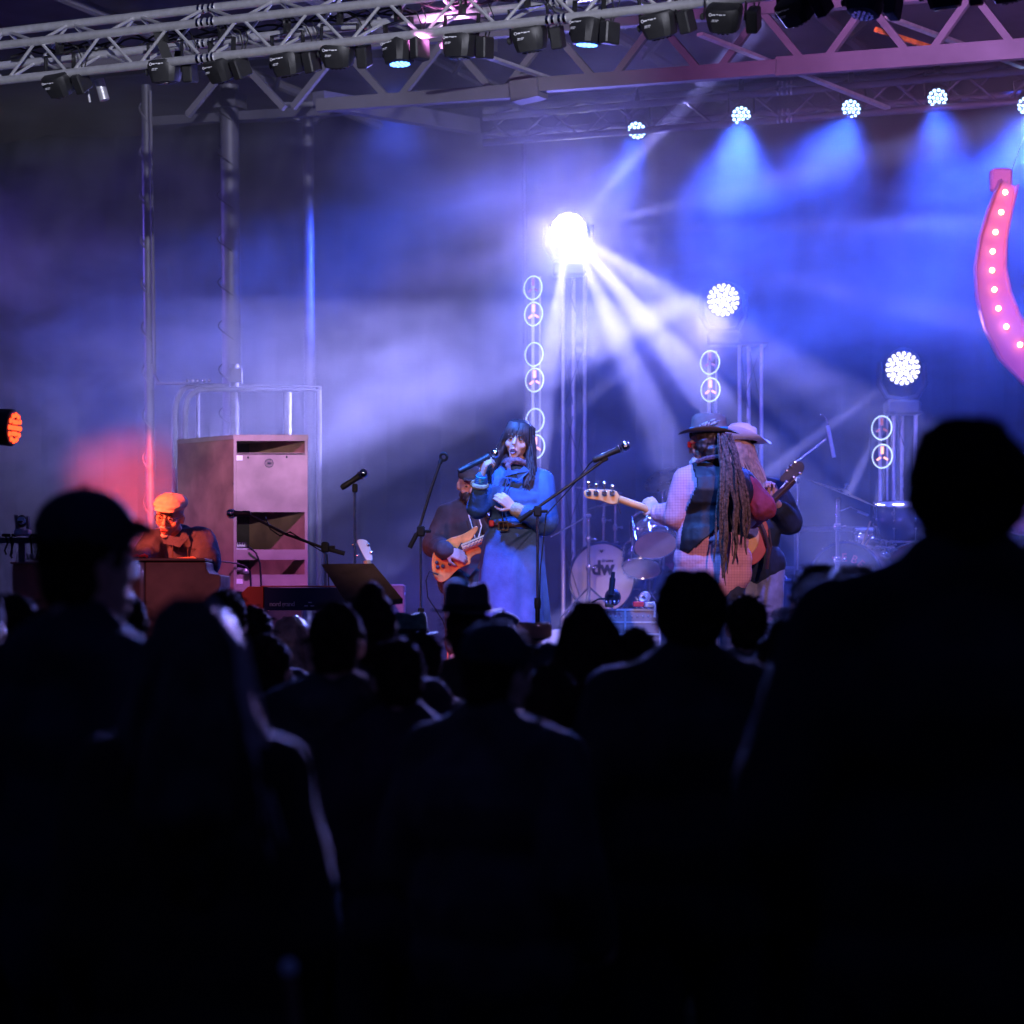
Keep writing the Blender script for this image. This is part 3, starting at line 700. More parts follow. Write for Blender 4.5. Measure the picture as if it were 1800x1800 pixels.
mk('end_block', g, M['pinkpaint'], sg, smooth=False)
bl = [(1767, 338), (1760, 373), (1750, 408), (1745, 442), (1744, 475), (1748, 509), (1755, 542), (1769, 574), (1793, 606), (1826, 632), (1863, 648), (1900, 653)]
bl = bl + [(mirror(x), y) for x, y in bl[:-1]]
for x, y in bl:
    p = at(x, y, YS - .03); g = G(); g.ell(p, (.019, .022, .019), seg=12, rings=8); b = mk('bulb', g, M['bulb'], sg)
    g = G(); g.lathe([(.014, 0), (.016, .025)], p + Vector((0, .008, 0)), (0, 1, 0), 12); mk('socket', g, M['chrome'], b)
for x in (1770, 2030):
    g = G(); g.tube([at(x, 322, YS), at(x + (30 if x < 1900 else -30), 240, YS + .2), at(x + (50 if x < 1900 else -50), 178, 18.0)], .003, 5); mk('wire', g, M['alu'], sg)

# ---- stage smoke: drifting, denser in wisps, inside one closed box
def smoke():
    g = G(); U0, U1, V0, V1, Z0, Z1 = -6.9, 6.9, 1.9, 8.12, DECK + .02, 6.05
    g.box((0, 0, 0), (U1 - U0, V1 - V0, Z1 - Z0))
    me = bpy.data.meshes.new('smoke'); me.from_pydata(g.v, [], g.f); me.update(); fixn(me)
    m = bpy.data.materials.new('stage_smoke'); m.use_nodes = True; nt = m.node_tree; N = nt.nodes; L = nt.links; N.clear()
    out = N.new('ShaderNodeOutputMaterial'); pv = N.new('ShaderNodeVolumePrincipled'); L.new(pv.outputs[0], out.inputs['Volume'])
    pv.inputs['Color'].default_value = (.93, .93, .95, 1); pv.inputs['Anisotropy'].default_value = .25
    tc = N.new('ShaderNodeTexCoord'); mp = N.new('ShaderNodeMapping'); L.new(tc.outputs['Object'], mp.inputs[0])
    mp.inputs['Rotation'].default_value = (0, math.radians(-24), 0); mp.inputs['Scale'].default_value = (.55, .6, .95)
    n1 = N.new('ShaderNodeTexNoise'); n1.inputs['Scale'].default_value = 1.55; n1.inputs['Detail'].default_value = 6.0; n1.inputs['Roughness'].default_value = .66; n1.inputs['Distortion'].default_value = .7
    L.new(mp.outputs[0], n1.inputs['Vector'])
    r = N.new('ShaderNodeMapRange'); r.inputs['From Min'].default_value = .41; r.inputs['From Max'].default_value = .66; r.inputs['To Min'].default_value = .16; r.inputs['To Max'].default_value = 1.25
    L.new(n1.outputs['Fac'], r.inputs['Value'])
    sx = N.new('ShaderNodeSeparateXYZ'); L.new(tc.outputs['Object'], sx.inputs[0])
    fy = N.new('ShaderNodeMapRange'); fy.interpolation_type = 'SMOOTHSTEP'; h = (V1 - V0) / 2
    fy.inputs['From Min'].default_value = -h; fy.inputs['From Max'].default_value = -h + 2.8; L.new(sx.outputs['Y'], fy.inputs['Value'])
    fz = N.new('ShaderNodeMapRange'); fz.interpolation_type = 'SMOOTHSTEP'; hz = (Z1 - Z0) / 2
    fz.inputs['From Min'].default_value = hz; fz.inputs['From Max'].default_value = hz - .7; L.new(sx.outputs['Z'], fz.inputs['Value'])
    # thinner down by the drums on the right half of the stage
    lz = N.new('ShaderNodeMapRange'); lz.interpolation_type = 'SMOOTHSTEP'; lz.inputs['From Min'].default_value = 2.9 - (Z0 + hz); lz.inputs['From Max'].default_value = 3.9 - (Z0 + hz); lz.inputs['To Min'].default_value = .30; L.new(sx.outputs['Z'], lz.inputs['Value'])
    lx = N.new('ShaderNodeMapRange'); lx.interpolation_type = 'SMOOTHSTEP'; lx.inputs['From Min'].default_value = -2.4; lx.inputs['From Max'].default_value = -.6; L.new(sx.outputs['X'], lx.inputs['Value'])
    mxl = N.new('ShaderNodeMix'); mxl.data_type = 'FLOAT'; mxl.inputs[2].default_value = 1.0; L.new(lx.outputs[0], mxl.inputs[0]); L.new(lz.outputs[0], mxl.inputs[3])
    m0 = N.new('ShaderNodeMath'); m0.operation = 'MULTIPLY'; L.new(r.outputs[0], m0.inputs[0]); L.new(mxl.outputs[0], m0.inputs[1])
    m1 = N.new('ShaderNodeMath'); m1.operation = 'MULTIPLY'; m2 = N.new('ShaderNodeMath'); m2.operation = 'MULTIPLY'; m3 = N.new('ShaderNodeMath'); m3.operation = 'MULTIPLY'
    L.new(m0.outputs[0], m1.inputs[0]); L.new(fy.outputs[0], m1.inputs[1]); L.new(m1.outputs[0], m2.inputs[0]); L.new(fz.outputs[0], m2.inputs[1])
    L.new(m2.outputs[0], m3.inputs[0]); m3.inputs[1].default_value = SMOKE_D; L.new(m3.outputs[0], pv.inputs['Density'])
    me.materials.append(m); o = bpy.data.objects.new('smoke', me); COL.objects.link(o)
    o.location = st((U0 + U1) / 2, (V0 + V1) / 2, (Z0 + Z1) / 2); o.rotation_euler = (0, 0, -TH)
    tag(o, 'drifting stage smoke filling the air behind the band', kind='stuff')
    try: m.cycles.volume_step_rate = .35; m.cycles.volume_sampling = 'MULTIPLE_IMPORTANCE'
    except Exception: pass
SMOKE_D = .19
smoke()
# ------------------------------------------------------------------ people
def head_prims(g, c, R, s=1.0, nose=True):
    """c = head centre, local -Y is where the face looks"""
    P = lambda x, y, z: c + R @ Vector((x * s, y * s, z * s)); E = lambda p, r: g.ell(P(*p), [k * s for k in r], R, 18, 12)
    E((0, .012, .035), (.074, .093, .082)); E((0, -.01, -.02), (.064, .075, .085)); g.cap(P(0, -.035, -.06), P(0, -.062, -.098), .046 * s, .026 * s)
    for q in (-1, 1):
        E((q * .040, -.055, -.030), (.024, .020, .026)); E((q * .074, .008, -.012), (.011, .02, .032)); E((q * .028, -.076, .022), (.026, .012, .010)); E((q * .030, -.074, -.004), (.017, .011, .012))
    if nose:
        g.cap(P(0, -.088, .014), P(0, -.108, -.030), .008 * s, .014 * s, 10); E((0, -.082, -.068), (.024, .014, .010)); E((0, -.078, -.082), (.020, .014, .008))
def face_parts(body, c, R, s=1.0, mouth=.008, eyes=True, tilt=0):
    P = lambda x, y, z: c + R @ Vector((x * s, y * s, z * s))
    if eyes:
        for q in (-1, 1):
            g = G(); g.ell(P(q * .030, -.0835, -.002), [.011 * s, .005 * s, .0045 * s], R, 12, 8); mk('eye', g, M['eye'], body)
            g = G(); g.tube([P(q * .014, -.093, .018), P(q * .030, -.092, .024), P(q * .046, -.080, .018)], [.002 * s, .003 * s, .0015 * s], 6); mk('eyebrow', g, M['hairbrown'], body)
    g = G(); g.ell(P(0, -.092, -.075), [.021 * s, .006 * s, mouth * s], R, 14, 8); mk('mouth', g, M['dark'], body)
    g = G(); g.tube([P(-.022, -.090, -.074), P(-.008, -.098, -.067 + mouth * .4), P(.008, -.098, -.067 + mouth * .4), P(.022, -.090, -.074)], [.002, .004, .004, .002], 6)
    g.tube([P(-.020, -.090, -.077), P(0, -.098, -.080 - mouth * .8), P(.020, -.090, -.077)], [.002, .005, .002], 6); mk('lips', g, M['lip'], body)
def hand_prims(g, wr, d, nrm, curl=40, s=1.0, side=1, spread=3.0):
    """wr wrist, d pointing direction, nrm = back of the hand normal; side=+1 thumb towards d x nrm"""
    d = Vector(d).normalized(); nrm = Vector(nrm); nrm = (nrm - d * nrm.dot(d)).normalized(); w = d.cross(nrm) * side
    kn = []
    for i, (o, L) in enumerate([(.030, .088), (.010, .092), (-.010, .087), (-.028, .078)]):
        k = wr + d * L * s + w * o * s; kn.append(k); g.cap(wr + d * .012 * s + w * o * .6 * s, k, .014 * s, .011 * s, 10)
    for i, k in enumerate(kn):
        ln = (.043, .048, .045, .035)[i]; dd = (d + w * (1.5 - i) * spread * .012).normalized(); p = k; c = 0
        for j in range(3):
            c += curl * (.8, 1.1, .8)[j]; a = math.radians(c); v = dd * math.cos(a) - nrm * math.sin(a); q = p + v * ln * (1, .62, .48)[j] * s
            g.cap(p, q, (.0095, .0085, .0078)[j] * s, (.0088, .008, .007)[j] * s, 8); p = q
    b = wr + d * .022 * s + w * .026 * s; t1 = b + (d * .6 + w * .75 - nrm * .3).normalized() * .042 * s; t2 = t1 + (d * .75 + w * .15 - nrm * .6).normalized() * .034 * s; t3 = t2 + (d * .6 - w * .1 - nrm * .7).normalized() * .026 * s
    g.cap(b, t1, .014 * s, .0115 * s, 8); g.cap(t1, t2, .0112 * s, .0098 * s, 8); g.cap(t2, t3, .0095 * s, .008 * s, 8)
def body_prims(g, J, s=1.0, legs=True):
    R = J['hR']; c = J['head']; head_prims(g, c, R, s * J.get('hs', 1), J.get('nose', True))
    g.cap(c + R @ Vector((0, .02, -.06)) * s, J['neck'], .052 * s, .056 * s)
    sl, sr, nk, pv = J['sa'], J['sb'], J['neck'], J['pelvis']; ch = (nk * .62 + pv * .38)
    g.cap(nk + Vector((0, 0, -.03)), sl, .055 * s, .052 * s); g.cap(nk + Vector((0, 0, -.03)), sr, .055 * s, .052 * s)
    g.ell((nk * .68 + pv * .32), (.155 * s, .105 * s, .17 * s)); g.ell(nk * .35 + pv * .65, (.135 * s, .10 * s, .16 * s)); g.ell(pv, (.155 * s, .115 * s, .12 * s))
    for k in 'ab':
        g.cap(J['s' + k], J['e' + k], .046 * s, .036 * s); g.cap(J['e' + k], J['w' + k], .038 * s, .025 * s)
        if ('h' + k) in J: d, n, cu, sd = J['h' + k]; hand_prims(g, J['w' + k], d, n, cu, s, sd)
        hp = pv + Vector(((-.09 if k == 'a' else .09) * s, 0, -.03))
        if legs:
            g.cap(hp, J['k' + k], .085 * s, .055 * s); g.cap(J['k' + k], J['n' + k], .056 * s, .036 * s); g.cap(J['n' + k] + Vector((0, .03, -.035)), J['n' + k] + J.get('toe', Vector((0, -1, 0))) * .14 + Vector((0, 0, -.05)), .034 * s, .028 * s)
def top_prims(g, J, pad=.014, s=1.0, sleeve=(1, 1), low=.0, loose=1.0):
    nk, pv = J['neck'], J['pelvis']; sc = s
    for k, sl in zip('ab', sleeve):
        S, E, Wr = J['s' + k], J['e' + k], J['w' + k]
        g.cap(nk + Vector((0, 0, -.035)), S, (.052 + pad) * sc, (.054 + pad) * sc)
        if sl > 0: g.cap(S, E, (.052 + pad) * sc, (.042 + pad * 1.3 * loose) * sc)
        if sl > .5: e2 = E.lerp(Wr, min(1, (sl - .5) * 2) * .97); g.cap(E, e2, (.042 + pad * 1.3 * loose) * sc, (.032 + pad * .9 * loose) * sc)
    g.ell(nk * .68 + pv * .32, ((.16 + pad) * sc, (.11 + pad) * sc, (.18 + pad) * sc)); g.ell(nk * .35 + pv * .65, ((.14 + pad * loose) * sc, (.105 + pad * loose) * sc, (.18) * sc))
    g.ell(pv + Vector((0, 0, -low)), ((.16 + pad * loose) * sc, (.12 + pad * loose) * sc, (.12 + low) * sc))
def leg_prims(g, J, pad=.016, s=1.0):
    pv = J['pelvis']; g.ell(pv + Vector((0, 0, -.02)), ((.158 + pad) * s, (.118 + pad) * s, .12 * s))
    for k in 'ab':
        hp = pv + Vector(((-.09 if k == 'a' else .09) * s, 0, -.03)); g.cap(hp, J['k' + k], (.088 + pad) * s, (.058 + pad) * s); g.cap(J['k' + k], J['n' + k] + Vector((0, 0, .03)), (.058 + pad) * s, (.044 + pad) * s)
def strands(g, n, path, r=.004, seg=5, jit=.01, taper=.3):
    """path(i, n) -> list of points"""
    for i in range(n):
        pts = path(i, n); k = len(pts); q = []
        for j, p in enumerate(pts): q.append(Vector(p) + Vector([random.gauss(0, jit * (j / k)) for _ in range(3)]))
        # smooth a little
        o = [q[0]]
        for j in range(len(q) - 1): o += [q[j].lerp(q[j + 1], .5), q[j + 1]]
        g.tube(o, [r * (1 - (1 - taper) * (j / (len(o) - 1)) ** 2) for j in range(len(o))], seg)
def zr(px, Y, dz): p = at(px, 1241, Y); p.z = DECK + dz; return p

# ---- the singer
Y = 15.0
sing = thing('person', Vector((at(912, 0, Y).x, Y, DECK)), 'person in a blue denim coat and skirt singing into a hand microphone', 'person')
hR = rot(x=-4, y=9, z=-12); hc = at(911, 775, Y)
J = dict(head=hc, hR=hR, neck=at(908, 824, Y + .02), sa=at(874, 838, Y + .01), sb=at(945, 840, Y + .01), pelvis=at(905, 958, Y),
         ea=at(839, 893, Y - .10), wa=at(846, 838, Y - .185), eb=at(955, 912, Y - .10), wb=at(903, 893, Y - .22),
         ha=((.25, -.15, .95), (-.85, -.5, .2), 62, -1), hb=((-.72, -.1, .62), (.1, -.95, .1), 42, -1),
         ka=zr(880, Y - .03, .50), kb=zr(930, Y - .03, .50), na=zr(876, Y, .09), nb=zr(934, Y, .09), hs=1.05)
g = G(); body_prims(g, J, .93); body = organic('body', g, M['skin'], sing, .0055, 3); face_parts(body, hc, hR, .98, .013)
g = G(); Jc = dict(J); Jc['pelvis'] = at(903, 935, Y) ; top_prims(g, Jc, .012, .90, (1, .93), -.06, 1.1)
g.cap(J['sb'] + Vector((.02, 0, -.02)), at(957, 916, Y - .06), .075, .088); g.cap(at(957, 916, Y - .06), at(920, 902, Y - .2), .082, .05)
g.cap(J['sa'] + Vector((-.02, 0, -.03)), at(841, 892, Y - .09), .07, .072); g.cap(at(841, 892, Y - .09), at(843, 866, Y - .15), .07, .046)
g.cap(at(885, 880, Y - .04), at(925, 880, Y - .04), .10, .10); g.cap(at(886, 905, Y), at(922, 905, Y), .085, .085)
organic('coat', g, M['denim'], sing, .009, 3, (.010, 9, 5))
# skirt: lofted, flared, pleated
g = G(); ringsk = []
for k in range(40):
    t = k / 39; y = 914 + (1222 - 914) * t; hp_ = min(1, (y - 914) / 40); xl = 869 - 18 * math.sin(hp_ * 1.57) - 30 * t ** 1.1; xr = 937 + 15 * math.sin(hp_ * 1.57) + 20 * t; c = at((xl + xr) / 2, y, Y); hw = (xr - xl) / 2 / F * Y; ring = []
    for j in range(96):
        a = 2 * math.pi * j / 96; f = 1 + (.02 + .07 * t) * math.sin(a * 7 + 1.3 * math.sin(t * 2.0)) + .03 * t * math.sin(a * 13 + 2) + .025 * noise.noise(Vector((math.cos(a) * 2, math.sin(a) * 2, t * 5)))
        ring.append(c + Vector((math.cos(a) * hw * f, math.sin(a) * hw * .78 * f, 0)))
    ringsk.append(ring)
g.quadring(ringsk); mk('skirt', g, M['denim'], sing)
g = G(); g.torus(at(903, 926, Y), (0.03, 0.05, 1), .134, .014, 40, 8); sq = mk('belt', g, M['leather'], sing)
for k in range(len(sq.data.vertices)): pass
g = G(); bc = at(885, 925, Y - .15)
for a, b in (((-.027, -.024), (.027, -.024)), ((.027, -.024), (.027, .024)), ((.027, .024), (-.027, .024)), ((-.027, .024), (-.027, -.024))):
    g.tube([bc + Vector((a[0], 0, a[1])), bc + Vector((b[0], 0, b[1]))], .0055, 8)
g.tube([bc + Vector((0, 0, -.024)), bc + Vector((0, 0, .024))], .004, 8); mk('buckle', g, M['gold'], sq)
g = G(); g.rbox(at(864, 920, Y - .10), (.03, .03, .035), r=.006); mk('red_tab', g, M['red'], sq)
g = G(); g.torus(at(843, 852, Y - .165), (J['wa'] - J['ea']), .040, .016, 24, 8); mk('cuff', g, M['cuff'], sing)
g = G(); g.cap(at(918, 902, Y - .20), at(908, 896, Y - .215), .046, .043); mk('cuff', g, M['cuff'], sing)
g = G()
for k in range(4): g.torus(J['wa'].lerp(J['ea'], -.02 + .05 * k), (J['wa'] - J['ea']), .030, .0045, 20, 6)
mk('bracelets', g, M['turq'], sing)
g = G(); g.torus(J['wb'].lerp(J['eb'], .03), (J['wb'] - J['eb']), .027, .003, 20, 6); mk('bracelets', g, M['chrome'], sing)
g = G(); g.torus(at(906, 816, Y - .02), (.05, .25, 1), .062, .022, 30, 8); g.cap(at(893, 820, Y - .09), at(897, 838, Y - .10), .018, .012); organic('neck_scarf', g, M['scarf'], sing, .007, 2, (.006, 30, 30))
# collar + placket
g = G(); g.prism([at(893, 822, Y - .125), at(908, 832, Y - .15), at(921, 819, Y - .12), at(931, 828, Y - .11), at(912, 846, Y - .145), at(886, 838, Y - .13)], (0, .008, 0)); mk('collar', g, M['denim'], sing)
g = G(); g.tube([at(893, 840, Y - .135), at(880, 880, Y - .15), at(884, 918, Y - .135)], .005, 6); g.tube([at(899, 840, Y - .135), at(889, 880, Y - .15), at(890, 918, Y - .135)], .003, 6); mk('placket', g, M['denimdark'], sing)
# hair: fitted cap, fringe, long side falls
P = lambda x, y, z: hc + hR @ Vector((x, y, z))
g = G(); g.ell(P(0, .022, .040), (.083, .098, .085), hR); g.ell(P(0, .035, -.02), (.080, .080, .10), hR)
g.chain([P(-.074, .0, .02), P(-.094, -.01, -.08), P(-.118, -.025, -.17), P(-.118, -.05, -.25)], [.028, .036, .034, .014]); g.chain([P(.074, .0, .02), P(.094, -.02, -.08), P(.112, -.05, -.18), P(.100, -.085, -.26)], [.028, .034, .032, .014])
hair = organic('hair', g, M['hairblack'], sing, .007, 2, (.005, 40, 8))
g = G()
def fr(i, n):
    a = -1.25 + 2.5 * (i / (n - 1)); x = math.sin(a) * .074
    return [P(x * .55, -.01, .122), P(x * .8, -.068, .098), P(x * 1.0, -.098 + abs(x) * .35, .045), P(x * 1.08, -.098 + abs(x) * .5, .010 - abs(x) * .35)]
strands(g, 46, fr, .0042, 5, .003)
def sf(i, n):
    q = -1 if i < n / 2 else 1; k = (i % (n // 2)) / (n / 2); y = -.055 + .11 * k
    return [P(q * .02, y * .3, .124), P(q * (.066 + .01 * k), y * .9, .09), P(q * .086, y, .0), P(q * (.094 + .03 * random.random()), y - .015, -.09), P(q * (.102 + .04 * random.random()), y - .03, -.16), P(q * (.098 + .045 * random.random()), y * .8 - .055, -.22), P(q * (.088 + .055 * random.random()), y * .5 - .07, -.265 - .07 * random.random())]
strands(g, 90, sf, .0045, 5, .009)
mk('hair_strands', g, M['hairblack'], hair)
# hand microphone in the singer's fist
def mic(p0, p1, lab, name='microphone', parent=None, bodym='black', group=None, r=.017):
    p0 = Vector(p0); p1 = Vector(p1); t = thing(name, p0, lab, 'microphone', group)
    d = (p1 - p0).normalized(); L = (p1 - p0).length
    g = G(); g.lathe([(r * .75, 0), (r, .01), (r, L * .35), (r * .9, L * .36), (r * 1.05, L * .7), (r * 1.3, L * .80)], p0, d, 16); mk('body', g, M[bodym], t)
    g = G(); g.ell(p1 - d * r * .4, (r * 1.62, r * 1.62, r * 1.62), seg=18, rings=12); gr = mk('grille', g, M['chrome'] if bodym == 'black' else M[bodym], t)
    g = G(); g.torus(p0 + d * L * .83, d, r * 1.55, .003, 24, 6); mk('band', g, M['chrome'], t)
    return t
mic(at(806, 829, Y - .24), at(872, 796, Y - .16), 'black hand microphone held up to the singer')

# ---- seated guitarist behind
Y = 16.4
gt = thing('person', Vector((at(815, 0, Y).x, Y, DECK)), 'person in a brown hooded top seated behind the singer playing guitar', 'person')
hR = rot(x=12, y=4, z=8); hc = at(826, 852, Y)
J = dict(head=hc, hR=hR, neck=at(822, 890, Y + .03), sa=at(786, 905, Y + .02), sb=at(858, 905, Y + .02), pelvis=at(822, 1012, Y + .04),
         ea=at(764, 958, Y - .05), wa=at(783, 968, Y - .43), eb=at(878, 950, Y - .2), wb=at(880, 925, Y - .45), ha=((.85, 0, -.25), (-.1, -.95, .3), 35, 1), hb=((.3, -.1, .9), (.3, .9, 0), 60, 1),
         ka=at(800, 1035, Y - .36), kb=at(856, 1030, Y - .36), na=zr(800, Y - .30, .30), nb=zr(862, Y - .30, .30))
g = G(); body_prims(g, J); body = organic('body', g, M['skindark'], gt, .0065, 3); face_parts(body, hc, hR, 1, .006)
g = G(); top_prims(g, J, .018, 1.03, (1, 1), .0, 1.6); g.torus(J['neck'] + Vector((0, .0, -.01)), (0, -.2, 1), .075, .03, 30, 8); organic('hooded_top', g, M['brownshirt'], gt, .010, 3, (.010, 10, 6))
g = G(); leg_prims(g, J, .02); organic('trousers', g, M['c3'], gt, .011, 3, (.008, 10, 8))
g = G(); g.cap(hc + hR @ Vector((0, -.07, -.085)), hc + hR @ Vector((0, -.05, -.15)), .045, .02); g.ell(hc + hR @ Vector((0, -.02, -.06)), (.067, .07, .05), hR); organic('beard', g, M['hairbrown'], gt, .007, 1, (.006, 40, 20))
g = G(); g.ell(hc + hR @ Vector((0, .01, .065)), (.084, .10, .062), hR); g.ell(hc + hR @ Vector((0, -.10, .045)), (.07, .055, .008), hR); organic('cap', g, M['c3'], gt, .007, 2)
for dx in (-.03, .03):
    g = G(); g.tube([at(832, 905, Y - .14) + Vector((dx, 0, 0)), at(838, 925, Y - .155) + Vector((dx, 0, 0)), at(838 + dx * 100, 945, Y - .16)], .004, 6); mk('drawstring', g, M['cream'], gt)
stl = thing('stool', Vector((at(822, 0, Y).x, Y + .05, DECK)), 'tall stool under the seated guitarist', 'stool')
g = G(); g.lathe([(.17, 0), (.18, .02), (.17, .05)], Vector((at(822, 0, Y).x, Y + .05, DECK + .70)), seg=24); mk('seat', g, M['black'], stl)
for a in (45, 135, 225, 315):
    g = G(); o = Vector((at(822, 0, Y).x, Y + .05, DECK)); c_, s_ = math.cos(math.radians(a)), math.sin(math.radians(a)); g.tube([o + Vector((c_ * .13, s_ * .13, .70)), o + Vector((c_ * .2, s_ * .2, 0))], .012, 8); mk('leg', g, M['chrome'], stl)

# ---- bassist, back to us
Y = 14.8
bs = thing('person', Vector((at(1245, 0, Y).x, Y, DECK)), 'person with long dreadlocks and taupe hat, back to us, in checked shirt and vest', 'person')
hR = rot(x=4, y=0, z=-122); hc = at(1243, 781, Y)
J = dict(head=hc, hR=hR, neck=at(1252, 818, Y + .02), sa=at(1206, 845, Y + .02), sb=at(1302, 850, Y + .02), pelvis=at(1250, 985, Y + .02),
         ea=at(1188, 908, Y + .02), wa=at(1158, 900, Y + .20), eb=at(1338, 900, Y + .04), wb=at(1300, 935, Y + .26), ha=((-.45, .35, .5), (-.2, -.9, .2), 50, -1), hb=((-.9, .2, -.3), (.2, .9, .3), 40, -1),
         ka=zr(1225, Y - .02, .50), kb=zr(1285, Y - .02, .50), na=zr(1222, Y, .09), nb=zr(1292, Y, .09), toe=Vector((0, 1, 0)), hs=.94)
g = G(); body_prims(g, J, 1.08); body = organic('body', g, M['skin'], bs, .0065, 3)
g = G(); top_prims(g, J, .020, 1.10, (1, 0), .07, 1.2)
g.cap(J['sa'], at(1188, 900, Y + .02), .074, .072)
g.cap(at(1232, 950, Y), at(1272, 950, Y), .145, .145); g.cap(at(1228, 985, Y + .02), at(1278, 985, Y + .02), .145, .145); g.cap(at(1222, 1014, Y + .02), at(1282, 1008, Y + .02), .135, .135)
organic('checked_shirt', g, M['plaid'], bs, .009, 3, (.011, 10, 5))
g = G(); g.cap(at(1158, 903, Y + .17), at(1172, 908, Y + .11), .050, .056); organic('rolled_cuff', g, M['plaid'], bs, .007, 2, (.005, 30, 20))
# vest shell over the back: lofted half shell
import bmesh
g = G(); top_prims(g, J, .026, 1.13, (0, 0), .07, 1.25); g.cap(at(1232, 950, Y), at(1272, 950, Y), .156, .156); g.cap(at(1225, 862, Y - .0), at(1280, 862, Y - .0), .155, .155)
vt = organic('vest', g, M['vest'], bs, .009, 6, (.006, 15, 1.6))
def px_of(w): return 900 + F * w.x / w.y, HY - F * (w.z - ZC) / w.y
bm = bmesh.new(); bm.from_mesh(vt.data); dl = []
for f_ in bm.faces:
    w = f_.calc_center_median() + worldloc(bs); x, y = px_of(w)
    hem = 985 - (x - 1195) * .86 if x < 1262 else 927 + (x - 1262) * .35
    ks = [(800, 1214), (850, 1226), (880, 1214), (905, 1203), (990, 1191)]
    ed = next((a[1] + (b[1] - a[1]) * (y - a[0]) / (b[0] - a[0]) for a, b in zip(ks, ks[1:]) if a[0] <= y <= b[0]), 1190)
    if y > hem or y < 806 or (x < ed): dl.append(f_)
bmesh.ops.delete(bm, geom=dl, context='FACES'); bm.to_mesh(vt.data); bm.free()
sm = vt.modifiers.new('s', 'SOLIDIFY'); sm.thickness = .006
g = G(); g.cap(J['sb'] + Vector((.02, -.01, -.01)), at(1342, 892, Y + .045), .078, .076); g.cap(at(1340, 892, Y + .045), at(1322, 912, Y + .2), .078, .066); organic('right_sleeve', g, M['redshirt'], bs, .009, 3, (.012, 14, 7))['label'] = 'sleeve coloured deep red for the red light'  # red stage light put into the sleeve's colour
g = G(); g.tube([at(1225, 812, Y - .06), at(1240, 806, Y - .10), at(1262, 802, Y - .10), at(1280, 806, Y - .06)], .014, 8); mk('neckerchief', g, M['scarf'], bs)
P = lambda x, y, z: hc + hR @ Vector((x, y, z))
g = G(); g.ell(P(0, .022, .02), (.090, .096, .090), hR); g.ell(P(0, .045, -.05), (.084, .075, .075), hR); g.ell(P(0, .0, .065), (.088, .104, .06), hR); g.ell(P(.084, .010, -.010), (.022, .034, .046), hR); g.ell(P(-.084, .010, -.010), (.022, .034, .046), hR); hair = organic('hair', g, M['hairbrown'], bs, .008, 1, (.008, 50, 40))
g = G(); g.ell(P(0, -.07, -.10), (.048, .035, .045), hR); g.cap(P(0, -.085, -.10), P(0, -.085, -.17), .035, .015); organic('beard', g, M['hairgrey'], bs, .007, 1, (.005, 50, 30))
g = G(); g.rbox(P(-.03, -.095, .005), (.05, .012, .034), hR, .004); g.rbox(P(.03, -.095, .005), (.05, .012, .034), hR, .004); g.tube([P(.055, -.09, .01), P(.078, .0, .01)], .003, 6); g.tube([P(-.055, -.09, .01), P(-.078, .0, .01)], .003, 6); mk('glint_sunglasses', g, M['red'], bs)  # red glint painted as the colour of the whole glasses
g = G(); random.seed(3)
for i in range(27):
    t = random.random(); x0 = 1262 + 22 * random.random(); x1 = 1256 + 60 * t; yb = 900 + 140 * random.random() * (1 - abs(t - .35) * .8); d0 = Y - .09 - .05 * random.random(); d1 = Y - .215 - .06 * random.random()
    pts = []; ph = random.random() * 6; am = 2 + 3 * random.random()
    for k in range(16):
        s = k / 15; e = min(1, s * 1.7) ** .7
        x = x0 + (x1 - x0) * e + am * math.sin(s * (4 + 3 * t) + ph) * s + 3.0 * noise.noise(Vector((i * 3.1, s * 7, 0))); y = 762 + (yb - 762) * s
        pts.append(at(x, y, d0 + (d1 - d0) * min(1, s * 2.2) + .02 * math.sin(s * 5 + ph)))
    r = .0068 + .0072 * random.random() ** 2; g.tube(pts, [r * (1 + .22 * noise.noise(Vector((i, k * .9, 2)))) * (.55 if k < 1 else .8 if k < 2 else 1 if k < 13 else .75 if k < 15 else .35) for k in range(16)], 7)
mk('dreadlocks', g, M['dread'], bs, ang=80)
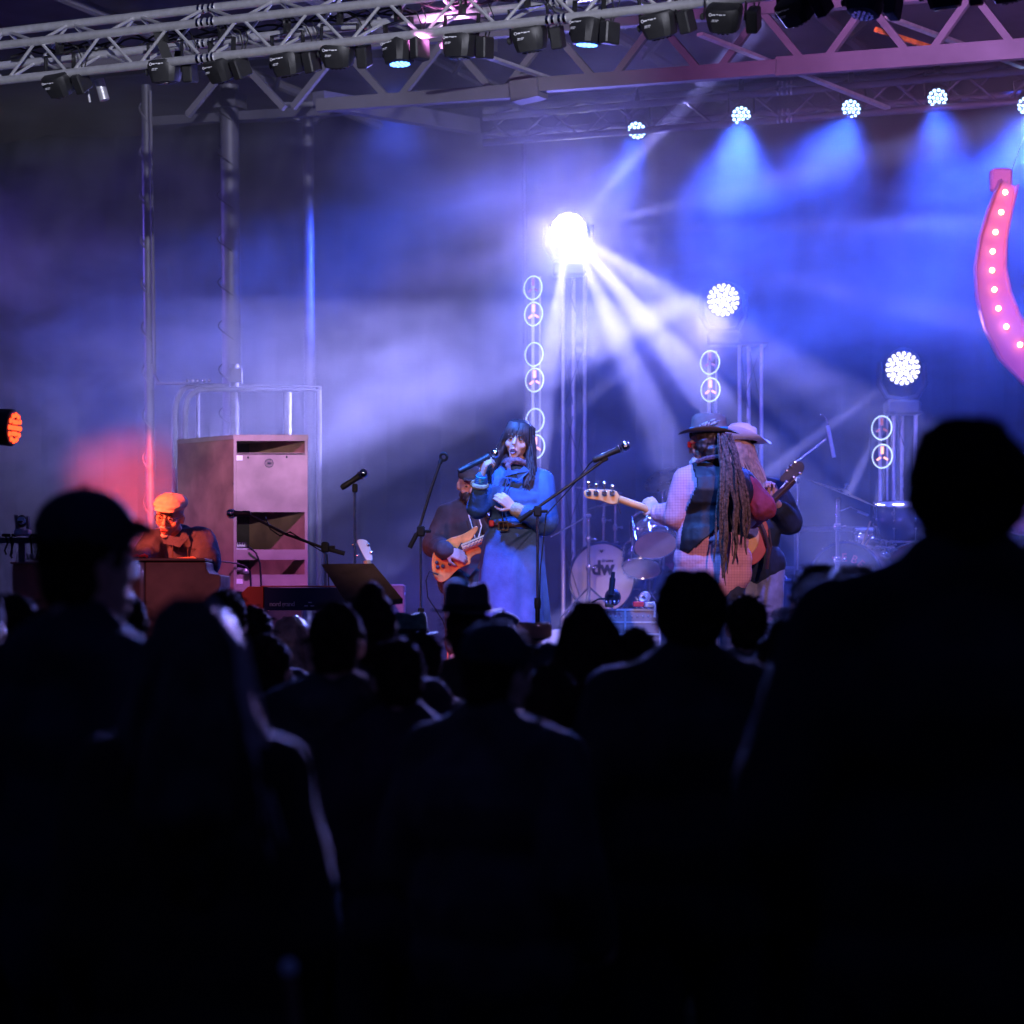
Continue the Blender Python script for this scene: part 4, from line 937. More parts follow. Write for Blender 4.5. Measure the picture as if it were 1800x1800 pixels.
def hat(c, R, crown, brim, h, m, par, name='hat', curl=.02, pinch=.02, tilt=None, band=None, seg=48):
    g = G(); rings = []
    def P3(x, y, z): return c + R @ Vector((x, y, z))
    prof = [(brim, curl, 1), (brim * .985, curl - .006, 1), (brim * .8, curl * .25, .8), (crown * 1.05, .004, 0), (crown * 1.0, .012, 0), (crown * .97, h * .5, 0), (crown * .93, h * .85, 0), (crown * .80, h * .99, 0), (crown * .45, h * .97, 0), (.002, h * .93, 0)]
    for r, z, w in prof:
        ring = []
        for k in range(seg):
            a = 2 * math.pi * k / seg; zz = z; rx, ry = r * .92, r * 1.08
            if w: zz = z * abs(math.cos(a)) ** 1.5 * 1.5 - z * .35 * abs(math.sin(a))
            if z > h * .6: zz -= pinch * math.exp(-(math.cos(a) * r / (crown * .35)) ** 2) * (1 if z > h * .9 else .4)
            ring.append(P3(math.cos(a) * rx, math.sin(a) * ry, zz))
        rings.append(ring)
    under = [(crown * .9, -.002), (brim * .8, curl * .25 - .005), (brim * .99, curl - .01)]
    g.quadring(rings, True); o = mk(name, g, M[m], par, ang=60)
    if band:
        g = G()
        for r_, z_ in ((crown, .016), (crown * .995, .028)):
            b0 = len(g.v); 
            for k in range(seg + 1): a = 2 * math.pi * k / seg; 
            g.tube([P3(math.cos(2 * math.pi * k / seg) * r_ * .935, math.sin(2 * math.pi * k / seg) * r_ * 1.09, z_) for k in range(seg + 1)], .007, 6)
        mk('hat_band', g, M[band], o)
    return o
HR = rot(x=0, y=5, z=-118); ht = hat(at(1246, 761, Y), rot(x=0, y=4, z=-100), .098, .165, .115, 'hatgrey', bs, curl=.028, band='turq')
g = G()
for k in range(4):
    a = at(1226 + k * 6, 752 - k * 1.0, Y - .118); b = a + Vector((.055 + .006 * k, -.004, .030 + .008 * (k % 3))); g.tube([a, a.lerp(b, .35), a.lerp(b, .75), b], [.004, .011, .010, .002], 8)
mk('feathers', g, M['feather'], ht, smooth=False)
g = G(); leg_prims(g, J, .02, 1.05); organic('jeans', g, M['denimdark'], bs, .012, 3, (.008, 10, 8))

# ---- acoustic guitarist in a white hat
Y = 15.7
ag = thing('person', Vector((at(1335, 0, Y).x, Y, DECK)), 'person in a white cowboy hat and dark shirt, long fair hair, playing acoustic guitar', 'person')
hR = rot(x=5, y=0, z=150); hc = at(1302, 800, Y)
J = dict(head=hc, hR=rot(x=8, z=62), neck=at(1318, 840, Y + .02), sa=at(1282, 862, Y), sb=at(1366, 862, Y), pelvis=at(1325, 985, Y),
         ea=at(1270, 915, Y), wa=at(1296, 950, Y - .18), eb=at(1388, 918, Y - .05), wb=at(1362, 880, Y - .22), ha=((.9, 0, -.3), (0, -.9, .2), 30, 1), hb=((-.25, -.1, .85), (.3, .9, 0), 55, 1),
         ka=zr(1312, Y - .04, .50), kb=zr(1352, Y - .04, .50), na=zr(1310, Y, .09), nb=zr(1358, Y, .09))
J['hR'] = rot(x=4, z=118); hR = J['hR']
g = G(); body_prims(g, J); body = organic('body', g, M['skin'], ag, .0065, 3); face_parts(body, hc, hR)
g = G(); top_prims(g, J, .018, 1.05, (1, .80), .02, 1.6); g.cap(J['sb'], J['eb'], .075, .07); organic('dark_shirt', g, M['c2'], ag, .010, 3, (.010, 10, 5))
g = G(); leg_prims(g, J, .02); organic('jeans', g, M['jeans'], ag, .012, 3, (.008, 10, 8))
hat(at(1303, 779, Y), rot(x=-2, y=9, z=62), .092, .175, .115, 'hatwhite', ag, curl=.05, pinch=.035, band='c0')
g = G(); g.ell(hc + hR @ Vector((0, .025, .0)), (.088, .10, .10), hR); g.cap(hc + hR @ Vector((0, .05, -.04)), hc + hR @ Vector((0, .07, -.20)) + Vector((.03, 0, 0)), .078, .055); organic('hair_mass', g, M['hairblond'], ag, .008, 2, (.012, 30, 8))
g = G()
def fh(i, n):
    a = i / n * math.pi * 1.45 + 1.5; x0, y0 = math.cos(a) * .098, math.sin(a) * .104
    return [hc + Vector((x0 * .8, y0 * .8, .06)), hc + Vector((x0, y0, -.02)), hc + Vector((x0 * 1.1 + .03, y0, -.10)), hc + Vector((x0 * 1.2 + .065, y0 - .02, -.19 - .03 * random.random())), hc + Vector((x0 * 1.2 + .10 * random.random() + .05, y0 - .03, -.25 - .06 * random.random()))]
strands(g, 110, fh, .0055, 5, .013); mk('hair', g, M['hairblond'], ag)

# ---- keyboard player
Y = 15.05
kp = thing('person', Vector((at(312, 0, Y).x, Y + .1, DECK)), 'person in a cream flat cap and glasses bending over the wooden organ', 'person')
hR = rot(x=14, y=8, z=-10); hc = at(299, 906, Y - .04)
J = dict(head=hc, hR=hR, neck=at(308, 942, Y + .08), sa=at(272, 952, Y + .04), sb=at(356, 950, Y + .06), pelvis=at(322, 1085, Y + .22),
         ea=at(258, 985, Y - .06), wa=at(246, 985, Y - .24), eb=at(362, 988, Y - .06), wb=at(312, 988, Y - .20), ha=((-.1, -.9, -.15), (0, -.2, .98), 30, 1), hb=((-.9, -.3, -.12), (0, -.2, .98), 25, 1),
         ka=at(290, 1110, Y - .2), kb=at(350, 1110, Y - .2), na=zr(288, Y - .15, .09), nb=zr(352, Y - .15, .09))
g = G(); body_prims(g, J, 1.03); body = organic('body', g, M['skin'], kp, .006, 3); face_parts(body, hc, hR, 1.03, .008)
g = G(); top_prims(g, J, .02, 1.14, (1, .55), .0, 1.6); g.cap(J['sb'], J['eb'] + Vector((.01, 0, .01)), .085, .078); organic('denim_shirt', g, M['denimdark'], kp, .009, 3, (.012, 11, 6))
g = G(); g.prism([at(300, 942, Y - .11), at(316, 944, Y - .10), at(322, 930, Y - .03), at(332, 944, Y - .06), at(316, 962, Y - .115), at(301, 958, Y - .12), at(288, 956, Y - .10), at(281, 940, Y - .04), at(289, 931, Y - .03)], (0, .012, 0)); mk('collar', g, M['denimdark'], kp)
g = G(); g.tube([at(304, 958, Y - .13), at(303, 985, Y - .14)], .004, 6); g.tube([at(330, 965, Y - .12), at(346, 965, Y - .10), at(345, 985, Y - .11), at(330, 985, Y - .12), at(330, 965, Y - .12)], .003, 5); mk('seams', g, M['black'], kp)
g = G(); leg_prims(g, J, .02); organic('trousers', g, M['c3'], kp, .012, 3)
P = lambda x, y, z: hc + hR @ Vector((x, y, z))
g = G(); g.ell(P(0, .012, .078), (.098, .118, .050), hR); g.ell(P(0, -.045, .072), (.090, .085, .030), hR); g.ell(P(0, -.095, .050), (.068, .045, .010), hR); cp = organic('flat_cap', g, M['capcream'], kp, .006, 3, (.003, 20, 20))
g = G(); g.ell(P(0, .005, .128), (.010, .010, .006), hR, 10, 6); mk('button', g, M['capcream'], cp)
g = G()
for q in (-1, 1):
    g.torus(P(q * .033, -.102, .0), hR @ Vector((0, 1, 0)), .024, .0022, 24, 6); g.tube([P(q * .058, -.095, .004), P(q * .080, .0, .004)], .002, 5)
g.tube([P(-.010, -.106, .004), P(.010, -.106, .004)], .0022, 5); mk('glasses', g, M['blackmetal'], kp)
g = G(); g.ell(P(0, -.085, -.055), (.034, .016, .010), hR, 14, 8); g.ell(P(0, -.080, -.105), (.024, .016, .016), hR, 12, 8); mk('moustache', g, M['hairgrey'], kp)
bench = thing('bench', Vector((at(322, 0, Y).x, Y + .3, DECK)), 'organ bench under the keyboard player', 'bench')
g = G(); g.rbox(at(322, 1106, Y + .26), (.7, .34, .05), r=.012); mk('seat', g, M['black'], bench)
for sx in (-.3, .3):
    g = G(); c = at(322, 1106, Y + .26); g.box((c.x + sx, c.y, (DECK + c.z - .03) / 2), (.04, .3, c.z - .03 - DECK)); mk('leg', g, M['wood'], bench, smooth=False)

# ---- drummers, mostly hidden
def drummer(px, ytop, Y, lab, shirt, arm=False, riser=.5):
    o = Vector((at(px, 0, Y).x, Y, DECK + riser)); t = thing('person', o, lab, 'person')
    s = 1.0; hc = at(px, ytop + 28, Y); hR = rot(x=8); X = Vector((1, 0, 0)); dn = lambda z: Vector((0, 0, -z))
    J = dict(head=hc, hR=hR, neck=hc + dn(.15), sa=hc + dn(.21) - X * .18, sb=hc + dn(.21) + X * .18, pelvis=hc + dn(.66), ea=hc + dn(.42) - X * .27 + Vector((0, -.1, 0)), wa=hc + dn(.47) - X * .22 + Vector((0, -.34, 0)),
             eb=hc + dn(.42) + X * .27 + Vector((0, -.1, 0)), wb=hc + dn(.47) + X * .18 + Vector((0, -.34, 0)), ha=((.3, -.9, .1), (0, 0, 1), 50, -1), hb=((-.3, -.9, .1), (0, 0, 1), 50, 1),
             ka=hc + dn(.70) - X * .2 + Vector((0, -.42, 0)), kb=hc + dn(.70) + X * .2 + Vector((0, -.42, 0)))
    for k in 'ab': J['n' + k] = Vector((J['k' + k].x, J['k' + k].y - .02, DECK + riser + .09))
    g = G(); body_prims(g, J); b = organic('body', g, M['skin'], t, .009, 3); face_parts(b, hc, hR)
    g = G(); top_prims(g, J, .02, 1.05, (1, .55), .02, 1.5); organic('shirt', g, M[shirt], t, .011, 3, (.010, 10, 6))
    g = G(); leg_prims(g, J, .02); organic('trousers', g, M['c0'], t, .014, 3)
    for k, w in enumerate('ab'):
        tag(mk('drumstick', G().tube([J['w' + w] + Vector((0, -.05, .0)), J['w' + w] + Vector(((.3, -.3)[k] * .5, -.34, .08))], [.008, .005], 8), M['stickwood']), ('left' if k == 0 else 'right') + ' hand drumstick of the ' + lab.split(' in ')[0].replace('person drumming', 'drummer') , 'drumstick')
    st_ = thing('drum_stool', Vector((o.x, o.y + .02, DECK + riser)), 'round stool under the ' + lab.split(' in ')[0].replace('person drumming', 'drummer'), 'stool'); z = J['pelvis'].z - .11
    g = G(); g.lathe([(.14, 0), (.16, .02), (.15, .07)], (o.x, o.y + .02, z - .07), seg=20); mk('seat', g, M['black'], st_)
    g = G(); g.tube([(o.x, o.y + .02, z - .07), (o.x, o.y + .02, DECK + riser)], .02, 8); g.lathe([(.2, 0), (.05, .05)], (o.x, o.y + .02, DECK + riser), seg=16); mk('base', g, M['chrome'], st_)
    return t
drummer(1188, 838, 21.0, 'person drumming behind the left kit in red', 'redshirt')
drummer(1840, 800, 20.4, 'person drumming behind the right kit in a pale pink shirt', 'plaid')
# ------------------------------------------------------------------ instruments and gear
def P2(lst, x0, y0, k, Y): return [at(x0 + a / k, y0 + b / k, Y) for a, b in lst]
def chaikin(p, n=2):
    for _ in range(n):
        q = []
        for i in range(len(p)): a, b = p[i], p[(i + 1) % len(p)]; q += [a.lerp(b, .25), a.lerp(b, .75)]
        p = q
    return p
def solid(name, poly, t, m, par, bev=.006):
    g = G(); g.prism(poly, t); o = mk(name, g, m, par, smooth=True, ang=30)
    b = o.modifiers.new('b', 'BEVEL'); b.width = bev; b.segments = 3; b.limit_method = 'ANGLE'; b.angle_limit = math.radians(50); return o
# electric guitar
Y = 16.02
eg = thing('electric_guitar', at(800, 980, Y), 'orange electric guitar with black knobs held by the seated guitarist', 'guitar')
pl = P2([(185, 1215), (245, 1175), (300, 1108), (400, 1085), (470, 1050), (528, 1003), (548, 1030), (505, 1092), (480, 1130), (560, 1180), (575, 1225), (520, 1235), (480, 1265), (485, 1310), (440, 1325), (370, 1360), (310, 1432), (255, 1462), (205, 1440), (180, 1380), (172, 1300)], 720, 700, 4.5, Y)
solid('guitar_body', chaikin(pl, 2), (0, .045, 0), M['orange'], eg)
g = G(); 
for (a, b) in [(215, 1300), (262, 1328), (318, 1312), (222, 1336), (262, 1268), (325, 1258)]: g.lathe([(.012, -.012), (.011, -.026), (.007, -.028)], P2([(a, b)], 720, 700, 4.5, Y)[0] + Vector((0, .0, 0)), (0, -1, 0) if False else (0, 1, 0), 12)
for v in range(len(g.v)): pass
mk('knobs', g, M['black'], eg)
g = G()
for (a, b) in [(345, 1225), (400, 1190)]:
    c = P2([(a, b)], 720, 700, 4.5, Y - .006)[0]; g.rbox(c, (.028, .014, .075), rot(y=28), .004)
mk('pickups', g, M['blackmetal'], eg)
g = G(); n0 = at(720 + 420 / 4.5, 700 + 1185 / 4.5, Y - .012); n1 = at(925, 915, Y - .06); g.tube([n0, n1], [.026, .020], 8); nk = mk('neck', g, M['maple'], eg)
g = G(); 
for k in range(20):
    p = n0.lerp(n1, .06 + .85 * (1 - .944 ** k) / .68 * .9); d = (n1 - n0).normalized(); g.box(p + Vector((0, -.021, 0)), (.003, .008, .046), rot(y=28))
g.tube([n0 + Vector((0, -.024, .012)), n1 + Vector((0, -.02, .008))], .0022, 4); g.tube([n0 + Vector((0, -.024, -.010)), n1 + Vector((0, -.02, -.008))], .0022, 4); mk('frets_and_strings', g, M['chrome'], nk, smooth=False)
g = G(); h0 = n1; g.prism([h0 + Vector((-.01, 0, -.025)), h0 + Vector((.10, -.02, .0)), h0 + Vector((.11, -.02, .06)), h0 + Vector((0, 0, .03))], (0, .016, 0)); mk('headstock', g, M['orange'], eg)
g = G(); g.tube([at(842, 1000, Y), at(862, 950, Y - .02), at(866, 915, Y + .15), at(850, 898, Y + .32)], .014, 6); mk('strap', g, M['leather'], eg)
g = G(); g.tube([at(770, 1010, Y - .02), at(755, 1004, Y - .03), at(749, 1020, Y - .02), at(752, 1050, Y), at(778, 1090, Y + .1), at(800, 1150, Y)], .005, 6)
tag(mk('guitar_cable', g, M['rubber']), 'thin black cable hanging from the orange electric guitar', 'cable')
# bass guitar seen from behind: headstock and neck, body in front of the player
Y = 14.98
bg_ = thing('bass_guitar', at(1150, 910, Y), 'maple bass guitar with four big tuning keys pointing left', 'bass guitar')
hd = P2([(105, 700), (150, 682), (250, 688), (352, 690), (378, 725), (392, 760), (372, 792), (330, 800), (290, 792), (235, 768), (175, 762), (125, 752)], 1000, 700, 4.2857, Y)
solid('headstock', chaikin(hd, 2), (0, .018, 0), M['maple'], bg_, .004)
g = G(); a = at(1000 + 375 / 4.2857, 700 + 760 / 4.2857, Y + .01); b = at(1238, 930, Y + .16); 
g.tube([a, b], [.021, .027], 10); mk('neck', g, M['maple'], bg_)
g = G(); up = Vector((0, 0, .024)); g.tube([a + up, b + up], .004, 6); mk('strings', g, M['chrome'], bg_)
bp = [at(x, y, Y + .18) for x, y in [(1205, 900), (1225, 890), (1245, 905), (1270, 900), (1310, 905), (1335, 925), (1335, 960), (1310, 985), (1270, 985), (1245, 975), (1225, 975), (1208, 965), (1222, 945), (1215, 925)]]
solid('bass_body', chaikin(bp, 2), (0, .045, 0), M['maple'], bg_)
for k, x in enumerate([(150, 640), (205, 655), (268, 642), (326, 665)]):
    t0 = at(1000 + x[0] / 4.2857, 700 + 716 / 4.2857, Y - .012); g = G(); g.rbox(t0, (.030, .014, .030), r=.005); g.lathe([(.011, -.012), (.011, .012)], t0, (0, 1, 0), 12); g.tube([t0, at(1000 + x[0] / 4.2857, 700 + x[1] / 4.2857, Y)], .0032, 6)
    g.ell(at(1000 + x[0] / 4.2857, 700 + x[1] / 4.2857, Y), (.012, .006, .014)); mk('tuning_key', g, M['chrome'], bg_)
g = G(); g.tube([at(1088, 875, Y - .02), at(1086, 888, Y - .02), at(1091, 903, Y - .02)], .0025, 5); mk('string_tail', g, M['leather'], bg_)
# acoustic guitar
Y = 15.4
ac = thing('acoustic_guitar', at(1325, 960, Y), 'cherry red acoustic guitar with black pegs half behind the bassist', 'guitar')
pl = [at(x, y, Y) for x, y in [(1272, 950), (1280, 915), (1300, 902), (1322, 908), (1340, 906), (1352, 925), (1350, 955), (1345, 975), (1330, 992), (1305, 998), (1282, 985)]]
solid('guitar_body', chaikin(pl, 2), (0, .10, 0), M['sunburst'], ac)
g = G(); a = at(1338, 900, Y - .01); b = at(1396, 842, Y - .05); g.tube([a, b], [.026, .022], 8); mk('neck', g, M['leather'], ac)
g = G(); 
for k in range(9):
    p = a.lerp(b, .1 + k * .1); g.box(p + Vector((0, -.022, 0)), (.003, .008, .044), rot(y=45))
mk('frets', g, M['chrome'], ac, smooth=False)
pl = P2([(1575, 610), (1660, 520), (1700, 480), (1745, 470), (1775, 500), (1772, 545), (1740, 575), (1690, 605), (1620, 640)], 1000, 700, 4.2857, Y - .06)
hs_ = solid('headstock', chaikin(pl, 1), (0, .016, 0), M['black'], ac, .003)
for (x, y) in [(1640, 545), (1672, 512), (1702, 482), (1640, 628), (1695, 598), (1740, 565)]:
    g = G(); c = P2([(x, y)], 1000, 700, 4.2857, Y - .06)[0]; g.ell(c, (.012, .008, .010)); g.lathe([(.006, -.01), (.006, .012)], c + Vector((.006, 0, -.004)), (0, 1, 0), 8); mk('peg', g, M['chrome'], hs_)
g = G(); g.tube([at(1330, 905, Y - .02), at(1344, 935, Y - .03), at(1352, 965, Y - .02), at(1348, 1000, Y)], .012, 6); g.tube([at(1352, 930, Y - .01), at(1356, 960, Y), at(1350, 990, Y + .02)], .006, 6); mk('strap', g, M['leather'], ac)
# extra guitar resting on a stand: blue-lit headstock
Y = 15.5
rg = thing('guitar', at(640, 980, Y), 'guitar on a stand, only its blue lit peg head showing behind the music stand', 'guitar')
pl = P2([(905, 1000), (935, 990), (985, 1000), (1005, 1060), (1022, 1130), (1010, 1148), (975, 1146), (930, 1060)], 400, 700, 4.0, Y)
hs_ = solid('headstock', chaikin(pl, 1), (0, .016, 0), M['cream'], rg, .003)
for (x, y) in [(885, 1032), (915, 1108), (990, 1030), (1012, 1085)]:
    g = G(); g.ell(P2([(x, y)], 400, 700, 4.0, Y)[0], (.012, .008, .012)); mk('peg', g, M['chrome'], hs_)
g = G(); g.tube([at(645, 985, Y), at(668, 1110, Y)], .022, 8); mk('neck', g, M['maple'], rg)
pl = [at(x, y, Y) for x, y in [(650, 1105), (670, 1095), (692, 1105), (698, 1130), (692, 1150), (706, 1175), (700, 1205), (672, 1215), (645, 1205), (640, 1175), (652, 1150), (645, 1130)]]
solid('guitar_body', chaikin(pl, 2), (0, .07, 0), M['wood'], rg)
# ---- microphone stands
def tripod(g_parent, base):
    for a in (30, 150, 270):
        g = G(); d = Vector((math.cos(math.radians(a)), math.sin(math.radians(a)), 0)); g.tube([base + Vector((0, 0, .16)), base + d * .30 + Vector((0, 0, .012))], .008, 8); mk('leg', g, M['blackmetal'], g_parent)
def stand(px, ytop, Y, lab, boom=None, m='blackmetal', chromeTop=True, rs=.010):
    top = at(px, ytop, Y); base = Vector((top.x, top.y, DECK)); t = thing('microphone_stand', base, lab, 'microphone stand', 'microphone stands')
    g = G(); g.tube([base + Vector((0, 0, .14)), base + Vector((0, 0, (top.z - DECK) * .55))], rs * 1.35, 10); mk('lower_tube', g, M[m], t)
    g = G(); g.tube([base + Vector((0, 0, (top.z - DECK) * .55)), top], rs * .8, 10); mk('upper_tube', g, M['chrome' if chromeTop else m], t)
    g = G(); g.lathe([(rs * 1.7, -.03), (rs * 2.0, 0), (rs * 1.7, .03)], base + Vector((0, 0, (top.z - DECK) * .55)), seg=14); mk('height_clutch', g, M['rubber'], t)
    tripod(t, base)
    if boom:
        pts = [at(*p) for p in boom]; g = G(); g.tube(pts, .0085, 10); b = mk('boom', g, M[m], t)
        g = G(); q = min(range(len(pts)), key=lambda i: (pts[i] - top).length); g.rbox(top + Vector((0, -.005, .02)), (.045, .04, .06), r=.008); g.tube([top + Vector((.01, 0, .02)), top + Vector((.055, -.01, .02))], .009, 8); mk('boom_joint', g, M['rubber'], b)
        g = G(); d = (pts[0] - pts[1]).normalized(); g.tube([pts[0], pts[0] - d * .09], .014, 10); mk('counterweight', g, M['rubber'], b)
    else:
        g = G(); g.rbox(top, (.03, .03, .05), r=.006); mk('clip', g, M['rubber'], t)
    return t
stand(624, 858, 14.3, 'straight microphone stand behind the music stand')
mic(at(600, 858, 14.3), at(641, 831, 14.28), 'black microphone clipped on the straight stand left of the singer')
stand(740, 940, 14.4, 'boom stand tipped up with an empty clip beside the seated guitarist', [(720, 963, 14.4), (736, 932, 14.4), (757, 862, 14.4), (773, 815, 14.4)])
g = G(); g.tube([at(773, 815, 14.4), at(776, 808, 14.4)], .012, 8); g.torus(at(780, 803, 14.4), (.3, .9, .2), .02, .008, 20, 8)
tag(mk('microphone_clip', g, M['rubber']), 'empty microphone clip at the tip of the raised boom', 'clip')
stand(945, 905, 14.2, 'boom stand in front of the singer reaching up to the right', [(912, 916, 14.2), (945, 892, 14.2), (1005, 850, 14.2), (1060, 810, 14.2)])
mic(at(1042, 810, 14.2), at(1101, 784, 14.18), 'black microphone at the tip of the boom before the bassist', r=.017)
g = G(); g.rbox(at(1062, 806, 14.2), (.04, .03, .035), rot(y=-24), .006); g.tube([at(1042, 810, 14.2), at(1036, 816, 14.25), at(1010, 850, 14.24), at(960, 905, 14.24), at(950, 1000, 14.22), at(946, 1150, 14.2)], .004, 5)
tag(mk('microphone_cable', g, M['rubber']), 'cable running down the boom from the microphone before the bassist', 'cable')
stand(572, 968, 14.6, 'boom stand with orange lit arm reaching towards the organ', [(606, 973, 14.6), (566, 962, 14.6), (500, 938, 14.6), (462, 918, 14.6), (440, 905, 14.6)])
mic(at(440, 903, 14.6), at(404, 903, 14.6), 'microphone glowing orange red beside the pale cabinet')
g = G(); g.tube([at(466, 908, 14.6), at(475, 930, 14.58), at(492, 942, 14.58), at(510, 935, 14.6), at(575, 975, 14.6), at(580, 1060, 14.6)], .004, 5); tag(mk('microphone_cable', g, M['rubber']), 'cable looped round the orange lit boom arm', 'cable')
stand(1403, 845, 18.2, 'tall thin chrome stand between the acoustic guitarist and the right drum kit', m='chrome', rs=.011)
stand(1340, 905, 18.9, 'overhead boom stand behind the acoustic guitar holding the silver microphone', [(1385, 828, 18.9), (1402, 810, 18.9), (1452, 772, 18.9)], m='chrome')
t = thing('overhead_microphone', at(1462, 800, 18.9), 'slim silver condenser microphone hanging over the right drum kit', 'microphone')
g = G(); g.tube([at(1455, 748, 18.9), at(1466, 804, 18.9)], .014, 12); mk('body', g, M['alu'], t)
g = G(); g.tube([at(1445, 730, 18.9), at(1449, 732, 18.9), at(1453, 738, 18.9), at(1455, 750, 18.9)], .006, 8); g.ell(at(1445, 730, 18.9), (.012, .012, .012)); mk('swivel', g, M['chrome'], t)
# ---- music stand
Y = 14.1
msd = thing('music_stand', Vector((at(650, 0, Y).x, Y, DECK)), 'dark slanted music stand left of the singer', 'music stand')
solid('desk', [at(565, 991, Y), at(656, 990, Y), at(708, 1052, Y - .22), at(612, 1062, Y - .22)], (0, .006, -.010), M['brownshirt'], msd, .003)
g = G(); g.prism([at(612, 1062, Y - .222), at(708, 1052, Y - .222), at(708, 1060, Y - .25), at(612, 1070, Y - .25)], (0, .004, -.004)); mk('ledge', g, M['blackmetal'], msd, smooth=False)
g = G(); g.tube([at(613, 1000, Y - .01), at(640, 1035, Y - .14)], .006, 6); g.tube([at(620, 1000, Y - .01), at(648, 1035, Y - .14)], .006, 6); mk('pens', g, M['black'], msd)
g = G(); b = Vector((at(650, 0, Y).x, Y, DECK)); g.tube([b, at(650, 1045, Y)], .014, 10); mk('pole', g, M['blackmetal'], msd); tripod(msd, b)
# ---- organ
def cab(name, poly_front, depth, m, par, bev=.008): return solid(name, poly_front, Vector((math.sin(TH) * depth, math.cos(TH) * depth, 0)) if not isinstance(depth, Vector) else depth, m, par, bev)
org = thing('organ', Vector((at(300, 0, 14.6).x, 14.7, DECK)), 'wooden console organ with curved side under the keyboard player', 'organ')
Yo = 14.55; dv = Vector((-.30, .42, 0))
pl = [at(255, 988, Yo), at(362, 988, Yo), at(363, 1000, Yo), at(368, 1008, Yo), at(388, 1011, Yo), at(388, 1030, Yo), at(380, 1045, Yo), at(378, 1150, Yo), at(255, 1150, Yo)]
solid('case', pl, Vector((.0, .5, 0)), M['wood'], org, .008)
solid('side_case', [at(207, 988, Yo + .18), at(246, 988, Yo + .02), at(246, 1150, Yo + .02), at(207, 1150, Yo + .18)], (0, .4, 0), M['wood'], org, .006)
g = G(); g.tube([at(250, 989, Yo + .0), at(250, 1150, Yo + .0)], .016, 12); mk('corner_post', g, M['woodpale'], org)
g = G(); g.rbox(at(300, 985, Yo + .24), (.46, .5, .016), r=.004); mk('top_board', g, M['wood'], org, smooth=False)
for x in (262, 372):
    g = G(); p = at(x, 1148, Yo + .2); g.lathe([(.02, 0), (.035, .1), (.025, .2)], (p.x, p.y, DECK), seg=12); g.tube([(p.x, p.y, DECK + .15), p], .022, 8); mk('leg', g, M['wood'], org)
t = thing('drawbar_unit', at(246, 978, 14.75), 'small row of red lit knobs on the left end of the organ', 'control')
g = G(); g.rbox(at(246, 984, 14.75), (.12, .10, .03), r=.004); mk('box', g, M['black'], t, smooth=False)
g = G()
for k in range(7): g.ell(at(233 + k * 4.2, 978 - (k % 3), 14.70 + .01 * (k % 2)), (.009, .009, .009))
mk('knobs', g, M['red'], t)
# left table with box, pan-tilt camera
tb = thing('keyboard_case', Vector((at(60, 0, 15.3).x, 15.4, DECK)), 'dusky wooden cabinet at the far left below the rail', 'cabinet')
g = G(); c = at(75, 1060, 15.4); g.rbox(c, (.30, .35, .48), r=.01); mk('box', g, M['wood'], tb, smooth=False)
g = G(); g.box(at(75, 990, 15.4), (.32, .37, .012)); mk('lid', g, M['woodpale'], tb, smooth=False)
g = G(); g.box((c.x, c.y, (DECK + c.z - .24) / 2), (.28, .33, c.z - .24 - DECK)); mk('plinth', g, M['black'], tb, smooth=False)
tr = thing('equipment_rail', at(35, 948, 15.9), 'pale metal rail and post with hanging cables at the far left', 'rail')
g = G(); g.box(at(20, 950, 15.9), (.50, .05, .035)); mk('rail', g, M['whitepaint'], tr, smooth=False)
g = G(); p = at(39, 955, 15.92); g.box((p.x, p.y, (p.z + DECK) / 2), (.04, .04, p.z - DECK)); mk('post', g, M['whitepaint'], tr, smooth=False)
g = G()
for k, x in enumerate((10, 17, 20, 52, 66)): g.tube([at(x, 943, 15.86), at(x + 3, 955, 15.85), at(x + (4 if k % 2 else -2), 968 + 4 * k, 15.85), at(x + 1, 975 + 3 * (k % 3), 15.86)], .006, 5)
for k, x in enumerate((8, 14, 25, 58, 64, 71)): g.rbox(at(x, 941, 15.88), (.03, .03, .02), r=.004)
mk('hanging_cables', g, M['rubber'], tr)
t = thing('pan_tilt_camera', at(39, 935, 15.85), 'pale motorised camera standing on the rail at the far left', 'camera')
g = G(); g.rbox(at(40, 936, 15.85), (.10, .09, .045), r=.012); mk('base', g, M['alu'], t)
g = G(); g.prism([at(24, 905, 15.82), at(29, 905, 15.82), at(34, 934, 15.82), at(29, 936, 15.82)], (0, .06, 0)); g.prism([at(46, 907, 15.82), at(49, 907, 15.82), at(51, 934, 15.82), at(46, 934, 15.82)], (0, .06, 0)); mk('fork', g, M['whitepaint'], t, smooth=False)
g = G(); g.ell(at(38, 916, 15.85), (.033, .04, .04)); mk('head', g, M['black'], t)
g = G(); g.lathe([(.022, 0), (.024, .02), (.018, .024)], at(38, 915, 15.82), (0, -1, 0), 16); g.torus(at(38, 915, 15.80), (0, 1, 0), .02, .004, 20, 6); mk('lens', g, M['chrome'], t)
t = thing('spiked_bracket', at(58, 978, 15.6), 'heap of small white clips lying on the dusky cabinet', 'clips')
g = G(); random.seed(5)
for k in range(12): a = at(48 + k * 1.9, 984, 15.38); g.tube([a, a + Vector((random.uniform(-.02, .02), random.uniform(-.02, .02), random.uniform(.015, .04)))], .005, 5)
mk('clips', g, M['whitepaint'], t)
